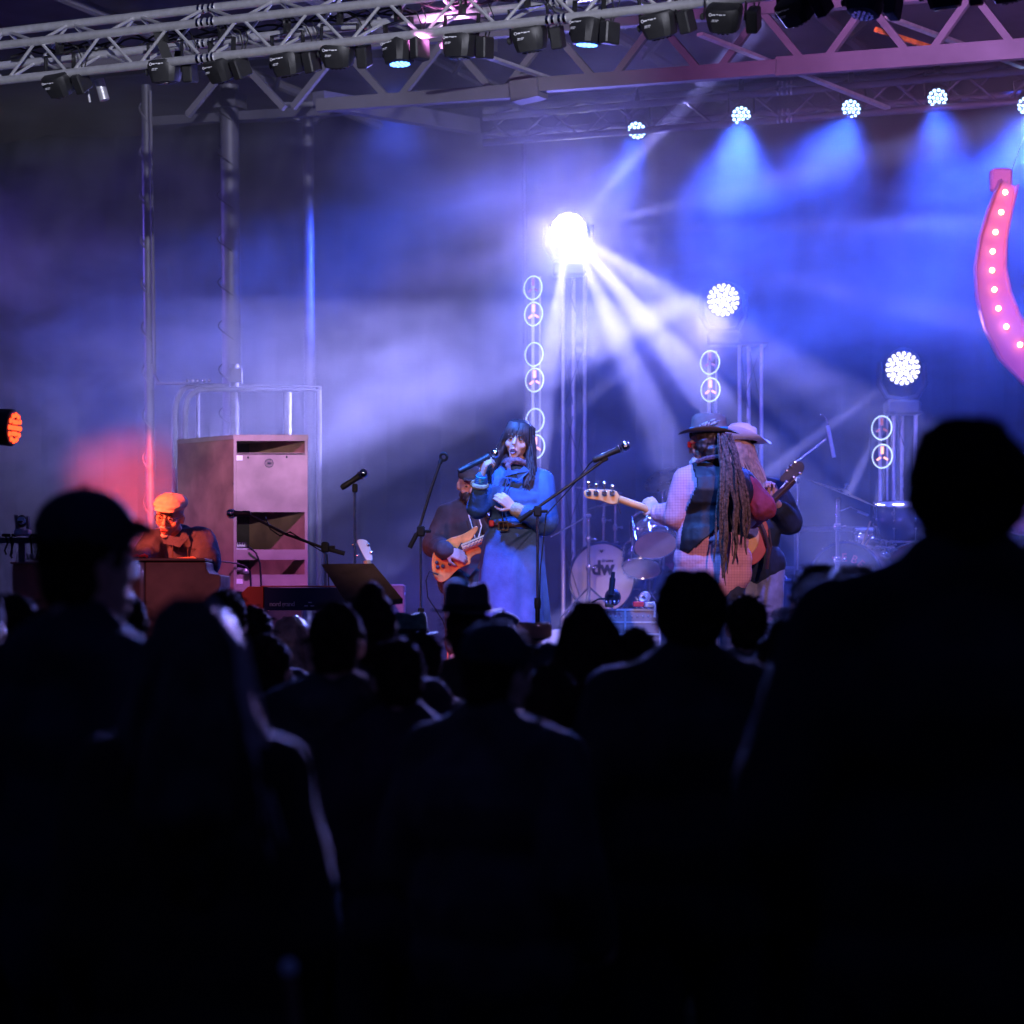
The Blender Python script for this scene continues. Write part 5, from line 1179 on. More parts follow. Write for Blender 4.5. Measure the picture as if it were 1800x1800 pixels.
# ---- tall pale cabinet (rotary speaker) on its case
cb = thing('speaker_cabinet', Vector((at(450, 0, 17.4).x, 17.6, DECK)), 'tall pale speaker cabinet with dark slots and white labels', 'speaker cabinet')
Yc = 17.2
def fp(x, y, dy=0.0): return at(x, y, Yc + dy)
g = G(); cdv = at(312, 900, Yc + .5) - at(411, 900, Yc); cdv.z = 0; tz = Vector((0, 0, at(411, 765, Yc).z - at(411, 1060, Yc).z)); lo = at(411, 1060, Yc); g.prism([lo, lo + cdv, lo + cdv + tz, lo + tz], (.012, .004, 0)); mk('side_wall', g, M['wood'], cb, smooth=False)
g = G(); g.prism([fp(410, 764), fp(542, 764), fp(542, 764) + cdv, fp(410, 764) + cdv], (0, 0, -.03)); mk('top', g, M['woodpale'], cb, smooth=False)
g = G(); w = fp(542, 0).x - fp(410, 0).x
def panel(y0, y1, x0=411, x1=541, th=.02, dy=0.0):
    c = (fp(x0, y0) + fp(x1, y1)) / 2; return G().box(c + Vector((0, th / 2 + dy, 0)), (fp(x1, 0).x - fp(x0, 0).x, th, abs(fp(0, y0).z - fp(0, y1).z)))
for (y0, y1, nm, mt, dy) in [(769, 775, 'top_rail', 'woodpale', -.004), (797, 900, 'front_panel', 'woodpale', 0), (966, 984, 'middle_rail', 'woodpale', 0), (1010, 1040, 'lower_panel', 'woodpale', 0)]:
    mk(nm, panel(y0, y1, dy=dy), M[mt], cb, smooth=False)
for x0, x1 in ((411, 416), (536, 541)): mk('stile', panel(775, 1060, x0, x1, .03, -.012), M['woodpale'], cb, smooth=False)
mk('shelf', G().prism([fp(412, 796), fp(540, 796), fp(540, 796) + cdv * .98, fp(412, 796) + cdv * .98], (0, 0, -.012)), M['woodpale'], cb, smooth=False)
g = G(); lo2 = fp(412, 1060) + cdv * .97; hi2 = fp(541, 1060) + cdv * .97; g.prism([lo2, hi2, hi2 + tz * .985, lo2 + tz * .985], (0, .01, 0)); mk('back_wall', g, M['c1'], cb, smooth=False)
g = G(); lo2 = fp(541, 1060); g.prism([lo2, lo2 + cdv, lo2 + cdv + tz * .985, lo2 + tz * .985], (-.012, 0, 0)); mk('side_wall', g, M['wood'], cb, smooth=False)
for y in (805, 1022):
    mk('paper_label', G().box(fp(419, y, -.004), (.058, .003, .034)), M['label'], cb, smooth=False)
g = G(); c = fp(473, 814, -.003)
for k in range(6): a = math.pi * k / 6; g.tube([c + Vector((math.cos(a), 0, math.sin(a))) * .028, c - Vector((math.cos(a), 0, math.sin(a))) * .028], .0015, 4)
g.torus(c, (0, 1, 0), .028, .002, 24, 4); mk('emblem', g, M['steelpaint'], cb)
g = G(); 
for (x, y) in [(436, 804), (411, 850), (504, 803)]: g.ell(fp(x, y, -.004), (.006, .004, .008))
mk('screws', g, M['black'], cb)
g = G(); c = fp(476, 1100, .4); g.rbox((c.x - .16, c.y - .08, (DECK + fp(0, 1060).z) / 2), (.84, .7, fp(0, 1060).z - DECK - .004), r=.015); tag(mk('road_case', g, M['black'], None, smooth=False), 'black case carrying the tall pale speaker cabinet', 'case')
# things on the cabinet shelves
t = thing('effects_box', fp(424, 968, .0), 'small blue lit metal box on the middle rail of the cabinet', 'box')
g = G(); g.rbox(fp(424, 966, .05), (.10, .09, .02), r=.004); g.rbox(fp(424, 958, .05), (.07, .07, .03), r=.004); mk('case', g, M['alu'], t, smooth=False)
g = G()
for k in range(5): g.ell(fp(416 + 4 * k, 955, .01), (.007, .008, .009))
mk('knobs', g, M['black'], t)
for k, (pts, lab) in enumerate([([(436, 960), (450, 972), (457, 990), (459, 1030), (460, 1050)], 'cable curving down from the box on the cabinet'), ([(375, 985), (415, 990), (432, 996), (440, 1005), (441, 1035)], 'cable leading from the organ into the cabinet')]):
    g = G(); g.tube([at(x, y, Yc - .05) for x, y in pts], .007, 6); tag(mk('cable', g, M['blackmetal']), lab, 'cable')
t = thing('spot_mic', fp(434, 1003, -.05), 'little microphone peering into the lower slot of the cabinet', 'microphone')
g = G(); g.tube([fp(418, 1001, .05), fp(430, 1003, -.02)], .014, 8); g.ell(fp(433, 1004, -.04), (.024, .02, .02)); mk('body', g, M['alu'], t)
# ---- stage piano
Y = 14.35
sp = thing('stage_piano', at(500, 1050, Y), 'stage piano with orange red end and glossy dark back panel', 'keyboard')
solid('end_cheek', [at(436, 1031, Y), at(463, 1031, Y), at(463, 1074, Y), at(436, 1074, Y), at(424, 1043, Y)], (0, .34, 0), M['nordred'], sp, .004)
solid('back_panel', [at(464, 1033, Y + .01), at(640, 1033, Y + .01), at(640, 1073, Y + .01), at(464, 1073, Y + .01)], (0, .30, 0), M['keysblack'], sp, .004)
g = G(); g.box(at(552, 1031, Y + .16), (.57, .31, .006)); mk('top_lid', g, M['nordred'], sp, smooth=False)
solid('end_cheek', [at(640, 1031, Y), at(668, 1031, Y), at(668, 1074, Y), at(640, 1074, Y)], (0, .34, 0), M['nordred'], sp, .004)
text('lettering', 'nord grand', .036, M['whiteprint'], sp, frame(at(496, 1062, Y - .002), (1, 0, 0), (0, 0, 1)), .001, 0, .88, .0006)
g = G(); g.box(at(538, 1065, Y), (.02, .004, .006)); g.box(at(549, 1065, Y), (.02, .004, .006)); g.box(at(545, 1059, Y), (.02, .004, .006)); mk('rear_print', g, M['whiteprint'], sp, smooth=False)
for x in (450, 650):
    g = G(); a = at(x, 1075, Y + .15); g.tube([a, Vector((a.x + (.25 if x < 500 else -.25), a.y, DECK + .02))], .015, 8); mk('stand_leg', g, M['blackmetal'], sp)
t = thing('small_amp', at(690, 1040, 15.0), 'small red box amplifier behind the music stand', 'amplifier')
g = G(); g.rbox(at(697, 1060, 15.0), (.10, .20, .22), r=.01); mk('box', g, M['redshirt'], t, smooth=False)
g = G(); p = at(697, 1100, 15.0); g.box((p.x, p.y, (DECK + p.z) / 2), (.12, .2, p.z - DECK + .02)); mk('plinth', g, M['black'], t, smooth=False)
g = G(); g.prism([at(703, 1040, 14.95), at(714, 1042, 14.95), at(709, 1050, 14.95)], (0, .02, 0)); mk('corner_flag', g, M['pinkpaint'], t, smooth=False)
# ---- drum riser and kits
for (u, v, w, d_, lab) in [(1.55, 6.6, 2.5, 1.9, 'carpeted riser under the left drum kit'), (4.2, 5.6, 2.6, 1.9, 'carpeted riser under the right drum kit')]:
    rr = thing('drum_riser', st(u, v, DECK), lab, 'riser', 'drum risers')
    g = G(); g.rbox(st(u, v, DECK + .25), (w, d_, .48), RST, .02); mk('platform', g, M['deck'], rr, smooth=False)
    g = G(); g.box(st(u, v - d_ / 2 - .012, DECK + .25), (w, .012, .4), RST); mk('skirt', g, M['drape'], rr, smooth=False)
RZ = DECK + .49
def drum(c, ax, R, dep, lab, shell='drumshell', head='drumhead', lugs=8, name='drum', text_=None, group=None, cat='drum', legs=False, hoop='chrome'):
    """c = centre of the front head, ax points from head into the shell"""
    ax = Vector(ax).normalized(); c = Vector(c); t = thing(name, c, lab, cat, group)
    g = G(); g.lathe([(R * .985, .012), (R * .985, dep - .012)], c, ax, 48, False); sh = mk('shell', g, M[shell], t); sm = sh.modifiers.new('s', 'SOLIDIFY'); sm.thickness = .008
    for z in (0.002, dep - .002):
        g = G(); g.lathe([(.001, z), (R * .965, z + (.004 if z > .01 else -.004) * 0), (R * .97, z + .001)], c, ax, 48, False); hd = mk('drumhead', g, M[head], t)
        g = G(); g.torus(c + ax * z, ax, R, .012 if R > .2 else .007, 56, 8); mk('hoop', g, M[hoop], t)
    X, Yv, _ = basis(ax); g = G()
    for k in range(lugs):
        a = 2 * math.pi * (k + .5) / lugs; o = (X * math.cos(a) + Yv * math.sin(a)) * (R + .008)
        g.tube([c + o + ax * -.004, c + o + ax * .10], .0035, 6); g.ell(c + o + ax * .10, (.011, .011, .011), None, 10, 6); g.ell(c + o - ax * .004, (.007, .007, .007), None, 8, 6)
        if not legs or True: g.tube([c + o + ax * (dep - .1), c + o + ax * dep], .0035, 6); g.ell(c + o + ax * (dep - .1), (.011, .011, .011), None, 10, 6)
    mk('lugs', g, M['chrome'], t); return t
def cyl_stand(base, top, lab, chrome='chrome', r=.012, cat='cymbal stand', group='cymbal stands'):
    t = thing('cymbal_stand', base, lab, cat, group); base = Vector(base); top = Vector(top); m_ = base.lerp(top, .5)
    g = G(); g.tube([base + Vector((0, 0, .1)), m_], r * 1.3, 10); mk('lower_tube', g, M[chrome], t)
    g = G(); g.tube([m_, top], r, 10); mk('upper_tube', g, M[chrome], t)
    g = G()
    for q in (.5, .78): p = base.lerp(top, q); g.lathe([(r * 1.6, -.025), (r * 2.1, 0), (r * 1.6, .025)], p, seg=12); g.tube([p, p + Vector((.045, -.02, 0))], .007, 6); g.ell(p + Vector((.05, -.02, 0)), (.015, .008, .012))
    g.ell(top, (.018, .018, .018)); mk('joints', g, M['chrome'], t)
    for a in (20, 140, 260):
        g = G(); d = Vector((math.cos(math.radians(a)), math.sin(math.radians(a)), 0)); g.tube([base + Vector((0, 0, .25)), base + d * .28 + Vector((0, 0, .01))], .008, 6); mk('leg', g, M[chrome], t)
    return t
def cymbal(c, ax, R, lab):
    g = G(); g.lathe([(.003, .030), (.020, .028), (.05 * R / .2, .012), (R * .6, .004), (R, -.006), (R, -.008), (R * .6, .002), (.05 * R / .2, .010), (.003, .026)], c, ax, 48)
    t = thing('cymbal', c, lab, 'cymbal', 'cymbals'); mk('plate', g, M['bronze'], t, ang=60)
    g = G(); X, Y_, d = basis(ax); g.tube([Vector(c) + d * .02, Vector(c) + d * .07], .006, 6); g.rbox(Vector(c) + d * .065, (.035, .014, .012), r=.003); mk('wing_nut', g, M['chrome'], t); return t
# kit with "dw"
Yk = 20.0; kc = at(1058, 1016, Yk); ax = Vector((math.sin(math.radians(18)), math.cos(math.radians(18)), 0)); ax = Vector((.42, .9, 0)).normalized()
kd = drum(kc, ax, .278, .42, 'bass drum with pale head marked dw', lugs=10, name='bass_drum', hoop='drumshell')
Xd = Vector((ax.y, -ax.x, 0)); ptxt = kc - ax * .006
hd0 = [o for o in kd.children if o.name.startswith('drumhead')][0]
text('lettering', 'dw', .155, M['ink'], kd, frame(ptxt + Xd * .01 + Vector((0, 0, .075)), Xd, (0, 0, 1)), .001, 0, .95, .006)
text('lettering', 'drums', .036, M['ink'], kd, frame(ptxt + Xd * .05 + Vector((0, 0, .135)), Xd, (0, 0, 1)), .001, 0, 1.1, .001)
g = G(); e = ptxt + Vector((0, 0, .215)) ; g.prism([e + Xd * -.02, e + Xd * .02, e + Vector((0, 0, -.022))], -ax * .001); g.tube([e + Xd * -.026 + Vector((0, 0, .004)), e + Xd * .026 + Vector((0, 0, .004))], .0015, 4); mk('badge', g, M['ink'], kd, smooth=False)
for s in (-1, 1):
    g = G(); b = kc + ax * .1 + Xd * s * .24 + Vector((0, 0, -.15)); g.tube([b, b + Xd * s * .12 + Vector((0, 0, -.16))], .009, 8); mk('spur', g, M['chrome'], kd)
def legs3(t, c, ax, R, dep):
    for a in (40, 160, 280):
        X, Y_, d = basis((0, 0, 1)); o = (X * math.cos(math.radians(a)) + Y_ * math.sin(math.radians(a))) * (R + .02); p = Vector(c) + o; 
        g = G(); g.tube([Vector((p.x, p.y, c[2] + .1)), Vector((p.x, p.y, RZ))], .007, 6); mk('leg', g, M['chrome'], t)
ftm = drum(at(1152, 958, 19.2), Vector((-.10, .62, .78)), .165, .22, 'tilted tom with tan lower head below the bass guitar', 'chrome', 'drumtan', 8, 'tom_drum')
drum(at(1128, 1000, 19.7), Vector((.1, .5, .86)), .15, .18, 'dark tom with pinkish underside low behind the bass drum', 'drumshell', 'drumtan', 8, 'tom_drum')
drum(at(1112, 965, 20.5), Vector((0, .1, -1)), .17, .13, 'snare drum behind the bass drum', 'chrome', 'drumhead', 8, 'snare_drum')
cyl_stand(Vector((at(1035, 0, 19.8).x, 19.8, RZ)), at(1035, 908, 19.8), 'chrome stand with round knob left of the pale bass drum')
g = G(); g.tube([at(1035, 906, 19.8), at(968, 944, 19.8)], .006, 8); g.ell(at(1035, 906, 19.8), (.026, .026, .026)); tag(mk('boom_rod', g, M['chrome']), 'thin rod slanting left from the knob of the chrome stand', 'rod')
cyl_stand(Vector((at(1060, 0, 20.5).x, 20.5, RZ)), at(1062, 866, 20.5), 'stand behind the bass guitar headstock')
cymbal(at(1050, 860, 20.4), Vector((.12, -.08, 1)), .20, 'cymbal seen edge on behind the bass guitar headstock')
cymbal(at(1075, 885, 20.3), Vector((-.2, -.02, 1)), .19, 'cymbal sloping down right under the bass headstock')
cyl_stand(Vector((at(1080, 0, 20.6).x, 20.6, RZ)), at(1082, 882, 20.6), 'second stand right of the bass headstock')
cymbal(at(1166, 842, 20.6), Vector((-.4, -.5, .8)), .17, 'reddish lit cymbal beside the bassist’s shoulder'.replace('’', ' ').replace('bassist s', 'bassist'))
cyl_stand(Vector((at(1166, 0, 20.7).x, 20.7, RZ)), at(1166, 848, 20.7), 'stand of the reddish cymbal beside the bassist')
t = thing('drum_pedals', at(1130, 1040, 19.9), 'clutter of chrome rods and wing bolts right of the pale bass drum', 'hardware'); g = G(); random.seed(11)
for k in range(16):
    a = at(1112 + random.random() * 60, 1000 + random.random() * 65, 19.9 + random.random() * .3); g.tube([a, a + Vector((random.uniform(-.16, .16), random.uniform(-.05, .05), random.uniform(-.16, .16)))], .006, 6); g.ell(a, (.012, .012, .012), None, 8, 6)
mk('rods', g, M['chrome'], t)
g = G(); c = at(1140, 1000, 20.15); g.tube([Vector((c.x, c.y, RZ)), c], .02, 8); mk('post', g, M['chrome'], t)
# box and bits before the bass drum
rc = thing('flight_case', at(1112, 1090, 17.0), 'pink lit low case with metal edges before the bass drum', 'case')
c = at(1112, 1070, 17.0); h = c.z - DECK; g = G(); g.rbox((c.x, c.y + .2, DECK + h / 2), (.36, .45, h), r=.01); mk('box', g, M['woodpale'], rc, smooth=False)
g = G()
for dz in (-.008, -.09, -.17): g.box((c.x, c.y - .028, c.z + dz), (.37, .008, .012))
for dx in (-.18, .18, -.05): g.box((c.x + dx, c.y - .030, c.z - .12), (.012, .008, .24))
for k in range(9): g.ell((c.x - .15 + .036 * k, c.y - .032, c.z - .05), (.005, .004, .005), None, 8, 6)
mk('metal_edging', g, M['alu'], rc, smooth=False)
t = thing('kick_microphone', at(1080, 1050, 16.9), 'stubby black microphone on a short stand before the pale drum', 'microphone')
g = G(); g.tube([at(1078, 1005, 16.9), at(1074, 1040, 16.9)], [.013, .018], 10); g.tube([at(1077, 1016, 16.9), at(1074, 1046, 16.9)], .02, 10); mk('body', g, M['black'], t)
g = G(); g.ell(at(1077, 1050, 16.95), (.055, .05, .06)); g.tube([at(1066, 1052, 16.9), at(1052, 1053, 16.9), at(1040, 1060, 16.9)], .007, 6); mk('base', g, M['blackmetal'], t)
g = G()
for k in range(4): g.ell(at(1066 + 7 * k, 1058, 16.88), (.010, .010, .014), None, 10, 6)
mk('knobs', g, M['chrome'], t)
for (x, y, m_, nm, lab, w) in [(1071, 1063, 'gold', 'pedal', 'small gold box left on the pink lit case', .06), (1122, 1062, 'red', 'pedal', 'small red box on the pink lit case', .07), (1141, 1063, 'alu', 'pedal', 'small blue grey box beside the red one', .06)]:
    g = G(); g.rbox(at(x, y, 16.95), (w, .06, .035), r=.005); t = thing(nm, at(x, y, 16.95), lab, 'effects pedal', 'boxes on the low case'); mk('housing', g, M[m_], t, smooth=False); g = G(); g.lathe([(.008, 0), (.006, .012)], at(x, y - 4, 16.94), seg=10); mk('switch', g, M['chrome'], t)
g = G(); g.tube([at(1140, 1060, 16.9), at(1150, 1059, 16.88), at(1152, 1066, 16.88), at(1151, 1085, 16.86)], .007, 6); tag(mk('white_cable', g, M['label']), 'short white cable hooked over the pink lit case', 'cable')
g = G(); 
for k in range(5): g.torus(at(1130, 1052, 17.0) + Vector((.004 * k, 0, .004 * k)), (.3, 1, .3 * k - .5), .022 + .003 * k, .003, 18, 5)
tag(mk('coiled_cable', g, M['alu']), 'small silver coil of wire above the red pedal', 'cable')
# kit on the right
Yk = 19.0; kc = at(1486, 1022, Yk); ax = Vector((.45, .89, 0)).normalized(); Xd = Vector((ax.y, -ax.x, 0))
kd = drum(kc, ax, .29, .42, 'bass drum with dark head and red letters at the right', head='c2', lugs=10, name='bass_drum', hoop='drumshell', shell='woodpale')
ptxt = kc - ax * .006
for k, (ch_, aa) in enumerate([('I', 118), ('L', 106), ('E', 92), (' ', 80), ('B', 66), ('E', 46)]):
    if ch_ == ' ': continue
    a = math.radians(aa); o = Xd * math.cos(a) * .175 + Vector((0, 0, math.sin(a) * .175)); tx = Xd * math.sin(a) - Vector((0, 0, math.cos(a)))
    text('lettering', ch_, .085, M['redink'], kd, frame(ptxt + o, tx, Xd * math.cos(a) + Vector((0, 0, math.sin(a)))), .001)
tm = drum(at(1584, 886, Yk + .1), Vector((.02, .16, -1)), .20, .26, 'large dark rack tom between the cymbal and the tall silhouette', lugs=8, name='tom_drum')
g = G(); g.torus(at(1571, 903, Yk - .12), (0, 1, 0), .011, .005, 18, 6); mk('badge', g, M['chrome'], tm)
drum(at(1655, 900, Yk + .3), Vector((.1, .2, -1)), .18, .24, 'second rack tom nearly hidden behind the tall silhouette', lugs=8, name='tom_drum')
drum(at(1535, 930, Yk + .4), Vector((0, .12, -1)), .15, .13, 'chrome snare drum left of the big rack tom', 'chrome', lugs=8, name='snare_drum')
drum(at(1600, 975, Yk + .1), Vector((-.1, .5, .8)), .15, .2, 'floor drum low under the rack tom showing a red head', 'drumshell', 'redshirt', 8, 'tom_drum')
cymbal(at(1482, 866, Yk), Vector((.40, -.10, 1)), .275, 'bright wide cymbal tilted down to the right')
cyl_stand(Vector((at(1472, 0, Yk + .02).x, Yk + .02, RZ)), at(1473, 880, Yk + .02), 'thick chrome stand under the bright tilted cymbal', r=.018)
g = G(); g.tube([at(1478, 898, Yk), at(1495, 891, Yk), at(1525, 905, Yk)], .004, 6); g.tube([at(1508, 898, Yk), at(1526, 906, Yk)], .010, 8); tag(mk('drum_microphone', g, M['alu']), 'small silver microphone on a bent wire below the bright cymbal', 'microphone')
for k, (p, lab) in enumerate([([(1530, 916), (1516, 958)], 'steeper of two spare drumsticks by the chrome snare'), ([(1534, 938), (1521, 960)], 'shorter of two spare drumsticks by the chrome snare')]):
    g = G(); g.tube([at(p[0][0], p[0][1], Yk + .05), at(p[1][0], p[1][1], Yk + .1)], [.006, .009], 8); tag(mk('drumstick', g, M['stickwood']), lab, 'drumstick')
t = thing('tom_mount', at(1560, 960, Yk + .1), 'shiny chrome mount and wing bolts under the rack tom', 'hardware')
g = G()
for (x, y, r) in [(1542, 949, .022), (1560, 951, .018), (1545, 962, .03), (1568, 963, .026), (1556, 975, .04), (1574, 958, .012), (1550, 955, .012)]: g.ell(at(x, y, Yk), (r * 1.2, r, r * .7), None, 14, 8)
g.tube([at(1556, 975, Yk + .05), at(1560, 945, Yk + .1)], .012, 8); g.tube([at(1545, 960, Yk), at(1578, 966, Yk)], .008, 8); mk('clamps', g, M['chrome'], t)
# ---- guitar amp at the right
am = thing('guitar_amp', Vector((at(1358, 0, 17.6).x, 17.6, DECK)), 'dark amplifier with a red pilot light right of the bassist', 'amplifier')
c = at(1362, 1018, 17.6); g = G(); g.rbox((c.x, c.y, (c.z + DECK) / 2), (.20, .34, c.z - DECK), r=.012); mk('cabinet', g, M['denimdark'], am, smooth=False)
g = G(); g.box(at(1341, 1060, 17.42) , (.06, .01, .22)); mk('grille_cloth', g, M['redshirt'], am, smooth=False)
g = G(); g.ell(at(1336, 1028, 17.40), (.010, .008, .010), None, 12, 8); mk('pilot_light', g, M['reddot'], am)
ah = thing('small_amplifier', at(1352, 1016, 17.6), 'small metal box with a handle on top of the dark amplifier', 'amplifier')
g = G(); g.rbox(at(1350, 1005, 17.6), (.13, .2, .085), r=.006); mk('box', g, M['steelpaint'], ah, smooth=False)
g = G(); a = at(1345, 994, 17.6); b = at(1356, 994, 17.6); up = Vector((0, 0, .035)); g.tube([a, a + up, b + up, b], .006, 6); mk('handle', g, M['chrome'], ah)
g = G(); g.tube([at(1342, 994, 17.3), at(1350, 1020, 17.3), at(1370, 1070, 17.3), at(1380, 1110, 17.3)], .005, 6); g.tube([at(1368, 1000, 17.5), at(1382, 1015, 17.45), at(1388, 1040, 17.45), at(1384, 1090, 17.45)], .005, 6)
tag(mk('amp_cable', g, M['alu']), 'pale cables hanging across the dark amplifier', 'cable')
# ------------------------------------------------------------------ the audience, all facing the stage
def crowd_base(kind):
    """1.75 m tall figure standing at the origin looking towards +Y; returns body, jacket, trousers meshes"""
    w = dict(man=1.0, woman=.86, big=1.24)[kind]; hR = rot(z=180); V = lambda x, y, z: Vector((x, y, z))
    hc = V(0, .02, 1.635)
    J = dict(head=hc, hR=hR, neck=V(0, -.01, 1.47), sa=V(-.175 * w, -.01, 1.425), sb=V(.175 * w, -.01, 1.425), pelvis=V(0, 0, .95), ea=V(-.235 * w, -.03, 1.13), wa=V(-.20 * w, .14, .96), eb=V(.235 * w, -.03, 1.13), wb=V(.20 * w, .13, .95),
             ha=((.15, .8, -.4), (-.9, 0, 0), 30, 1), hb=((-.15, .8, -.4), (.9, 0, 0), 30, -1), ka=V(-.10, .02, .5), kb=V(.10, .02, .5), na=V(-.11, 0, .085), nb=V(.11, 0, .085), toe=V(0, 1, 0), hs=1.0)
    g = G(); body_prims(g, J, 1.0); g.cap(V(0, .0, 1.56), V(0, -.01, 1.45), .056 * (1 + (w - 1) * .8), .062 * (1 + (w - 1)))
    a = organic('body', g, M['skin'], None, .010, 3)
    g = G(); top_prims(g, J, .028, 1.0, (1, 1), .05, 1.3)
    for sx in (-1, 1):
        g.cap(V(sx * .035, -.01, 1.50), V(sx * .185 * w, -.01, 1.405), .068, .080); g.cap(V(sx * .19 * w, -.01, 1.40), V(sx * .25 * w, -.03, 1.13), .075, .064)
    g.cap(V(-.06 * w, 0, 1.30), V(.06 * w, 0, 1.30), .15 * w ** .5, .15 * w ** .5); g.cap(V(-.07 * w, 0, 1.05), V(.07 * w, 0, 1.05), .15 * w ** .5, .15 * w ** .5); g.cap(V(-.07 * w, 0, .90), V(.07 * w, 0, .90), .135 * w ** .5, .135 * w ** .5)
    if kind == 'man': g.ell(V(0, -.085, 1.455), (.125, .075, .070)); g.cap(V(-.07, -.02, 1.50), V(.07, -.02, 1.50), .05, .05)
    if kind == 'big': g.cap(V(-.05, -.02, 1.52), V(.05, -.02, 1.52), .062, .062)
    if kind == 'woman': g.torus(V(0, -.01, 1.485), (0, .2, 1), .062, .030, 24, 8)
    b = organic('jacket', g, M['c0'], None, .013, 4, (.016, 11, 5))
    g = G(); leg_prims(g, J, .02); c = organic('trousers', g, M['c0'], None, .014, 3, (.008, 9, 7))
    ms = [a.data, b.data, c.data]
    for o in (a, b, c): bpy.data.objects.remove(o)
    return ms
CM = {k: crowd_base(k) for k in ('man', 'woman', 'big')}
def instance(name, me, m, par):
    if m is not None and me.materials and me.materials[0] != m:
        o = bpy.data.objects.new(name, me); COL.objects.link(o); o.parent = par; o.material_slots[0].link = 'OBJECT'; o.material_slots[0].material = m; return o
    o = bpy.data.objects.new(name, me); COL.objects.link(o); o.parent = par; return o
def local(name, g, m, par, **k): k.setdefault('voxel', .010); return organic(name, g, m, par, local=True, **k)
HC = Vector((0, .02, 1.635))
def crowd(px, ytop, Y, kind, top, cloth, lab, hair='hairdull', rz=0, extra=None, wid=1.0):
    """ytop is the picture row of the head's (or hat's) highest point"""
    hat_h = dict(bald=1.755, short=1.765, bun=1.80, long=1.768, cap=1.785, hat=1.835, cowboy=1.86, curly=1.80, hood=1.80, curlylong=1.79, square=1.79)[top]
    z = ZC + (HY - ytop) / F * Y; s = z / hat_h; p = Vector(((px - 900) / F * Y, Y, 0))
    t = thing('person', p, lab, 'person', None); t.scale = (s * wid, s, s); t.rotation_euler = (0, 0, math.radians(rz))
    a, b, c = CM[kind]; instance('body', a, M['skin'], t); instance('jacket', b, M[cloth], t); instance('trousers', c, M['c0'], t)
    V = lambda x, y, z: HC + Vector((x, -y, z)); R = rot(z=180); g = G(); random.seed(int(px))
    if top in ('short', 'cap', 'hat', 'cowboy', 'square'):
        g.ell(V(0, .018, .030), (.082, .098, .092)); g.ell(V(0, .045, -.04), (.070, .06, .06))
        if top == 'square': g.ell(V(-.02, .0, .080), (.06, .08, .05)); g.ell(V(.02, .0, .080), (.06, .08, .05)); g.ell(V(-.045, .02, .02), (.055, .07, .085)); g.ell(V(.045, .02, .02), (.055, .07, .085))
        h = local('hair', g, M[hair], t, folds=(.009, 34, 34)); g = G()
        for i in range(90):
            a = random.uniform(0, 2 * math.pi); e = random.uniform(-.5, 1.5); d = Vector((math.cos(a) * math.cos(e), math.sin(a) * math.cos(e), math.sin(e))); o = V(0, .018, .03) + Vector((d.x * .078, d.y * .092, d.z * .086)); u_ = Vector((random.gauss(0, 1), random.gauss(0, 1), -.6)).normalized()
            g.tube([o, o + d * .014 + u_ * .010, o + d * .018 + u_ * .026], [.0035, .0028, .0012], 4)
        mk('stray_hair', g, M[hair], h, local=True)
    if top in ('long', 'curlylong'):
        g.ell(V(0, .018, .035), (.088, .104, .094)); L = .42 if extra is None else extra
        g.chain([V(0, .06, 0), V(0, .10, -.15), V(0, .12, -.28), V(0, .11, -L)], [.085, .095, .10, .05])
        for q in (-1, 1): g.chain([V(q * .04, .03, .0), V(q * .072, .05, -.12), V(q * .105, .06, -.26), V(q * .10, .08, -L + .04)], [.06, .062, .06, .035])
        h = local('hair', g, M['hairbrown' if hair == 'hairrim' else hair], t, folds=(.016, 26, 5)); g = G()
        def lp(i, n):
            a = math.pi * (i / n) * 1.3 - .45; x, y = math.cos(a), math.sin(a) 
            return [V(x * .03, .02 + y * .03, .128), V(x * .086, .02 + y * .095, .04), V(x * .105, .04 + y * .10, -.10), V(x * .150, .05 + y * .10, -.22 - .05 * random.random()), V(x * .165, .05 + y * .09, -L * random.uniform(.8, 1.0))]
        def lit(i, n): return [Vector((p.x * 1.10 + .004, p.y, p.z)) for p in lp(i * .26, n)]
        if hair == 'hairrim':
            strands(g, 130, lit, .007, 5, .016); mk('rim_light_strands', g, M['hairpale'], h, local=True); g = G()  # paler strands on the right side paint in the rim light
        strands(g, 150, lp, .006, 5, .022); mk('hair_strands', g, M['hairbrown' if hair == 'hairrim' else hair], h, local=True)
    if top == 'bun':
        g.ell(V(0, .018, .035), (.085, .102, .092)); g.ell(V(0, .03, .13), (.04, .04, .035)); g.ell(V(0, .05, -.04), (.07, .06, .07)); local('hair', g, M[hair], t, folds=(.008, 40, 40))
    if top == 'curly':
        g.ell(V(0, .02, .04), (.092, .105, .095)); h = local('hair', g, M[hair], t, folds=(.010, 40, 40)); g = G()
        for i in range(260):
            a = random.uniform(0, 2 * math.pi); e = random.uniform(-.3, 1.5); d = Vector((math.cos(a) * math.cos(e), math.sin(a) * math.cos(e), math.sin(e))); o = V(0, .02, .04) + Vector((d.x * .092, d.y * .105, d.z * .095)); u_ = d.orthogonal()
            g.tube([o, o + d * .018 + u_ * .008, o + d * .026 - u_ * .006, o + d * .034 + u_ * .004], .0022, 4)
        mk('curls', g, M[hair], h, local=True)
    if top == 'hood':
        g.ell(V(0, .015, .03), (.105, .12, .115)); g.cap(V(0, .02, -.02), V(0, .02, -.16), .10, .12); local('hood', g, M[cloth], t, folds=(.008, 16, 16))
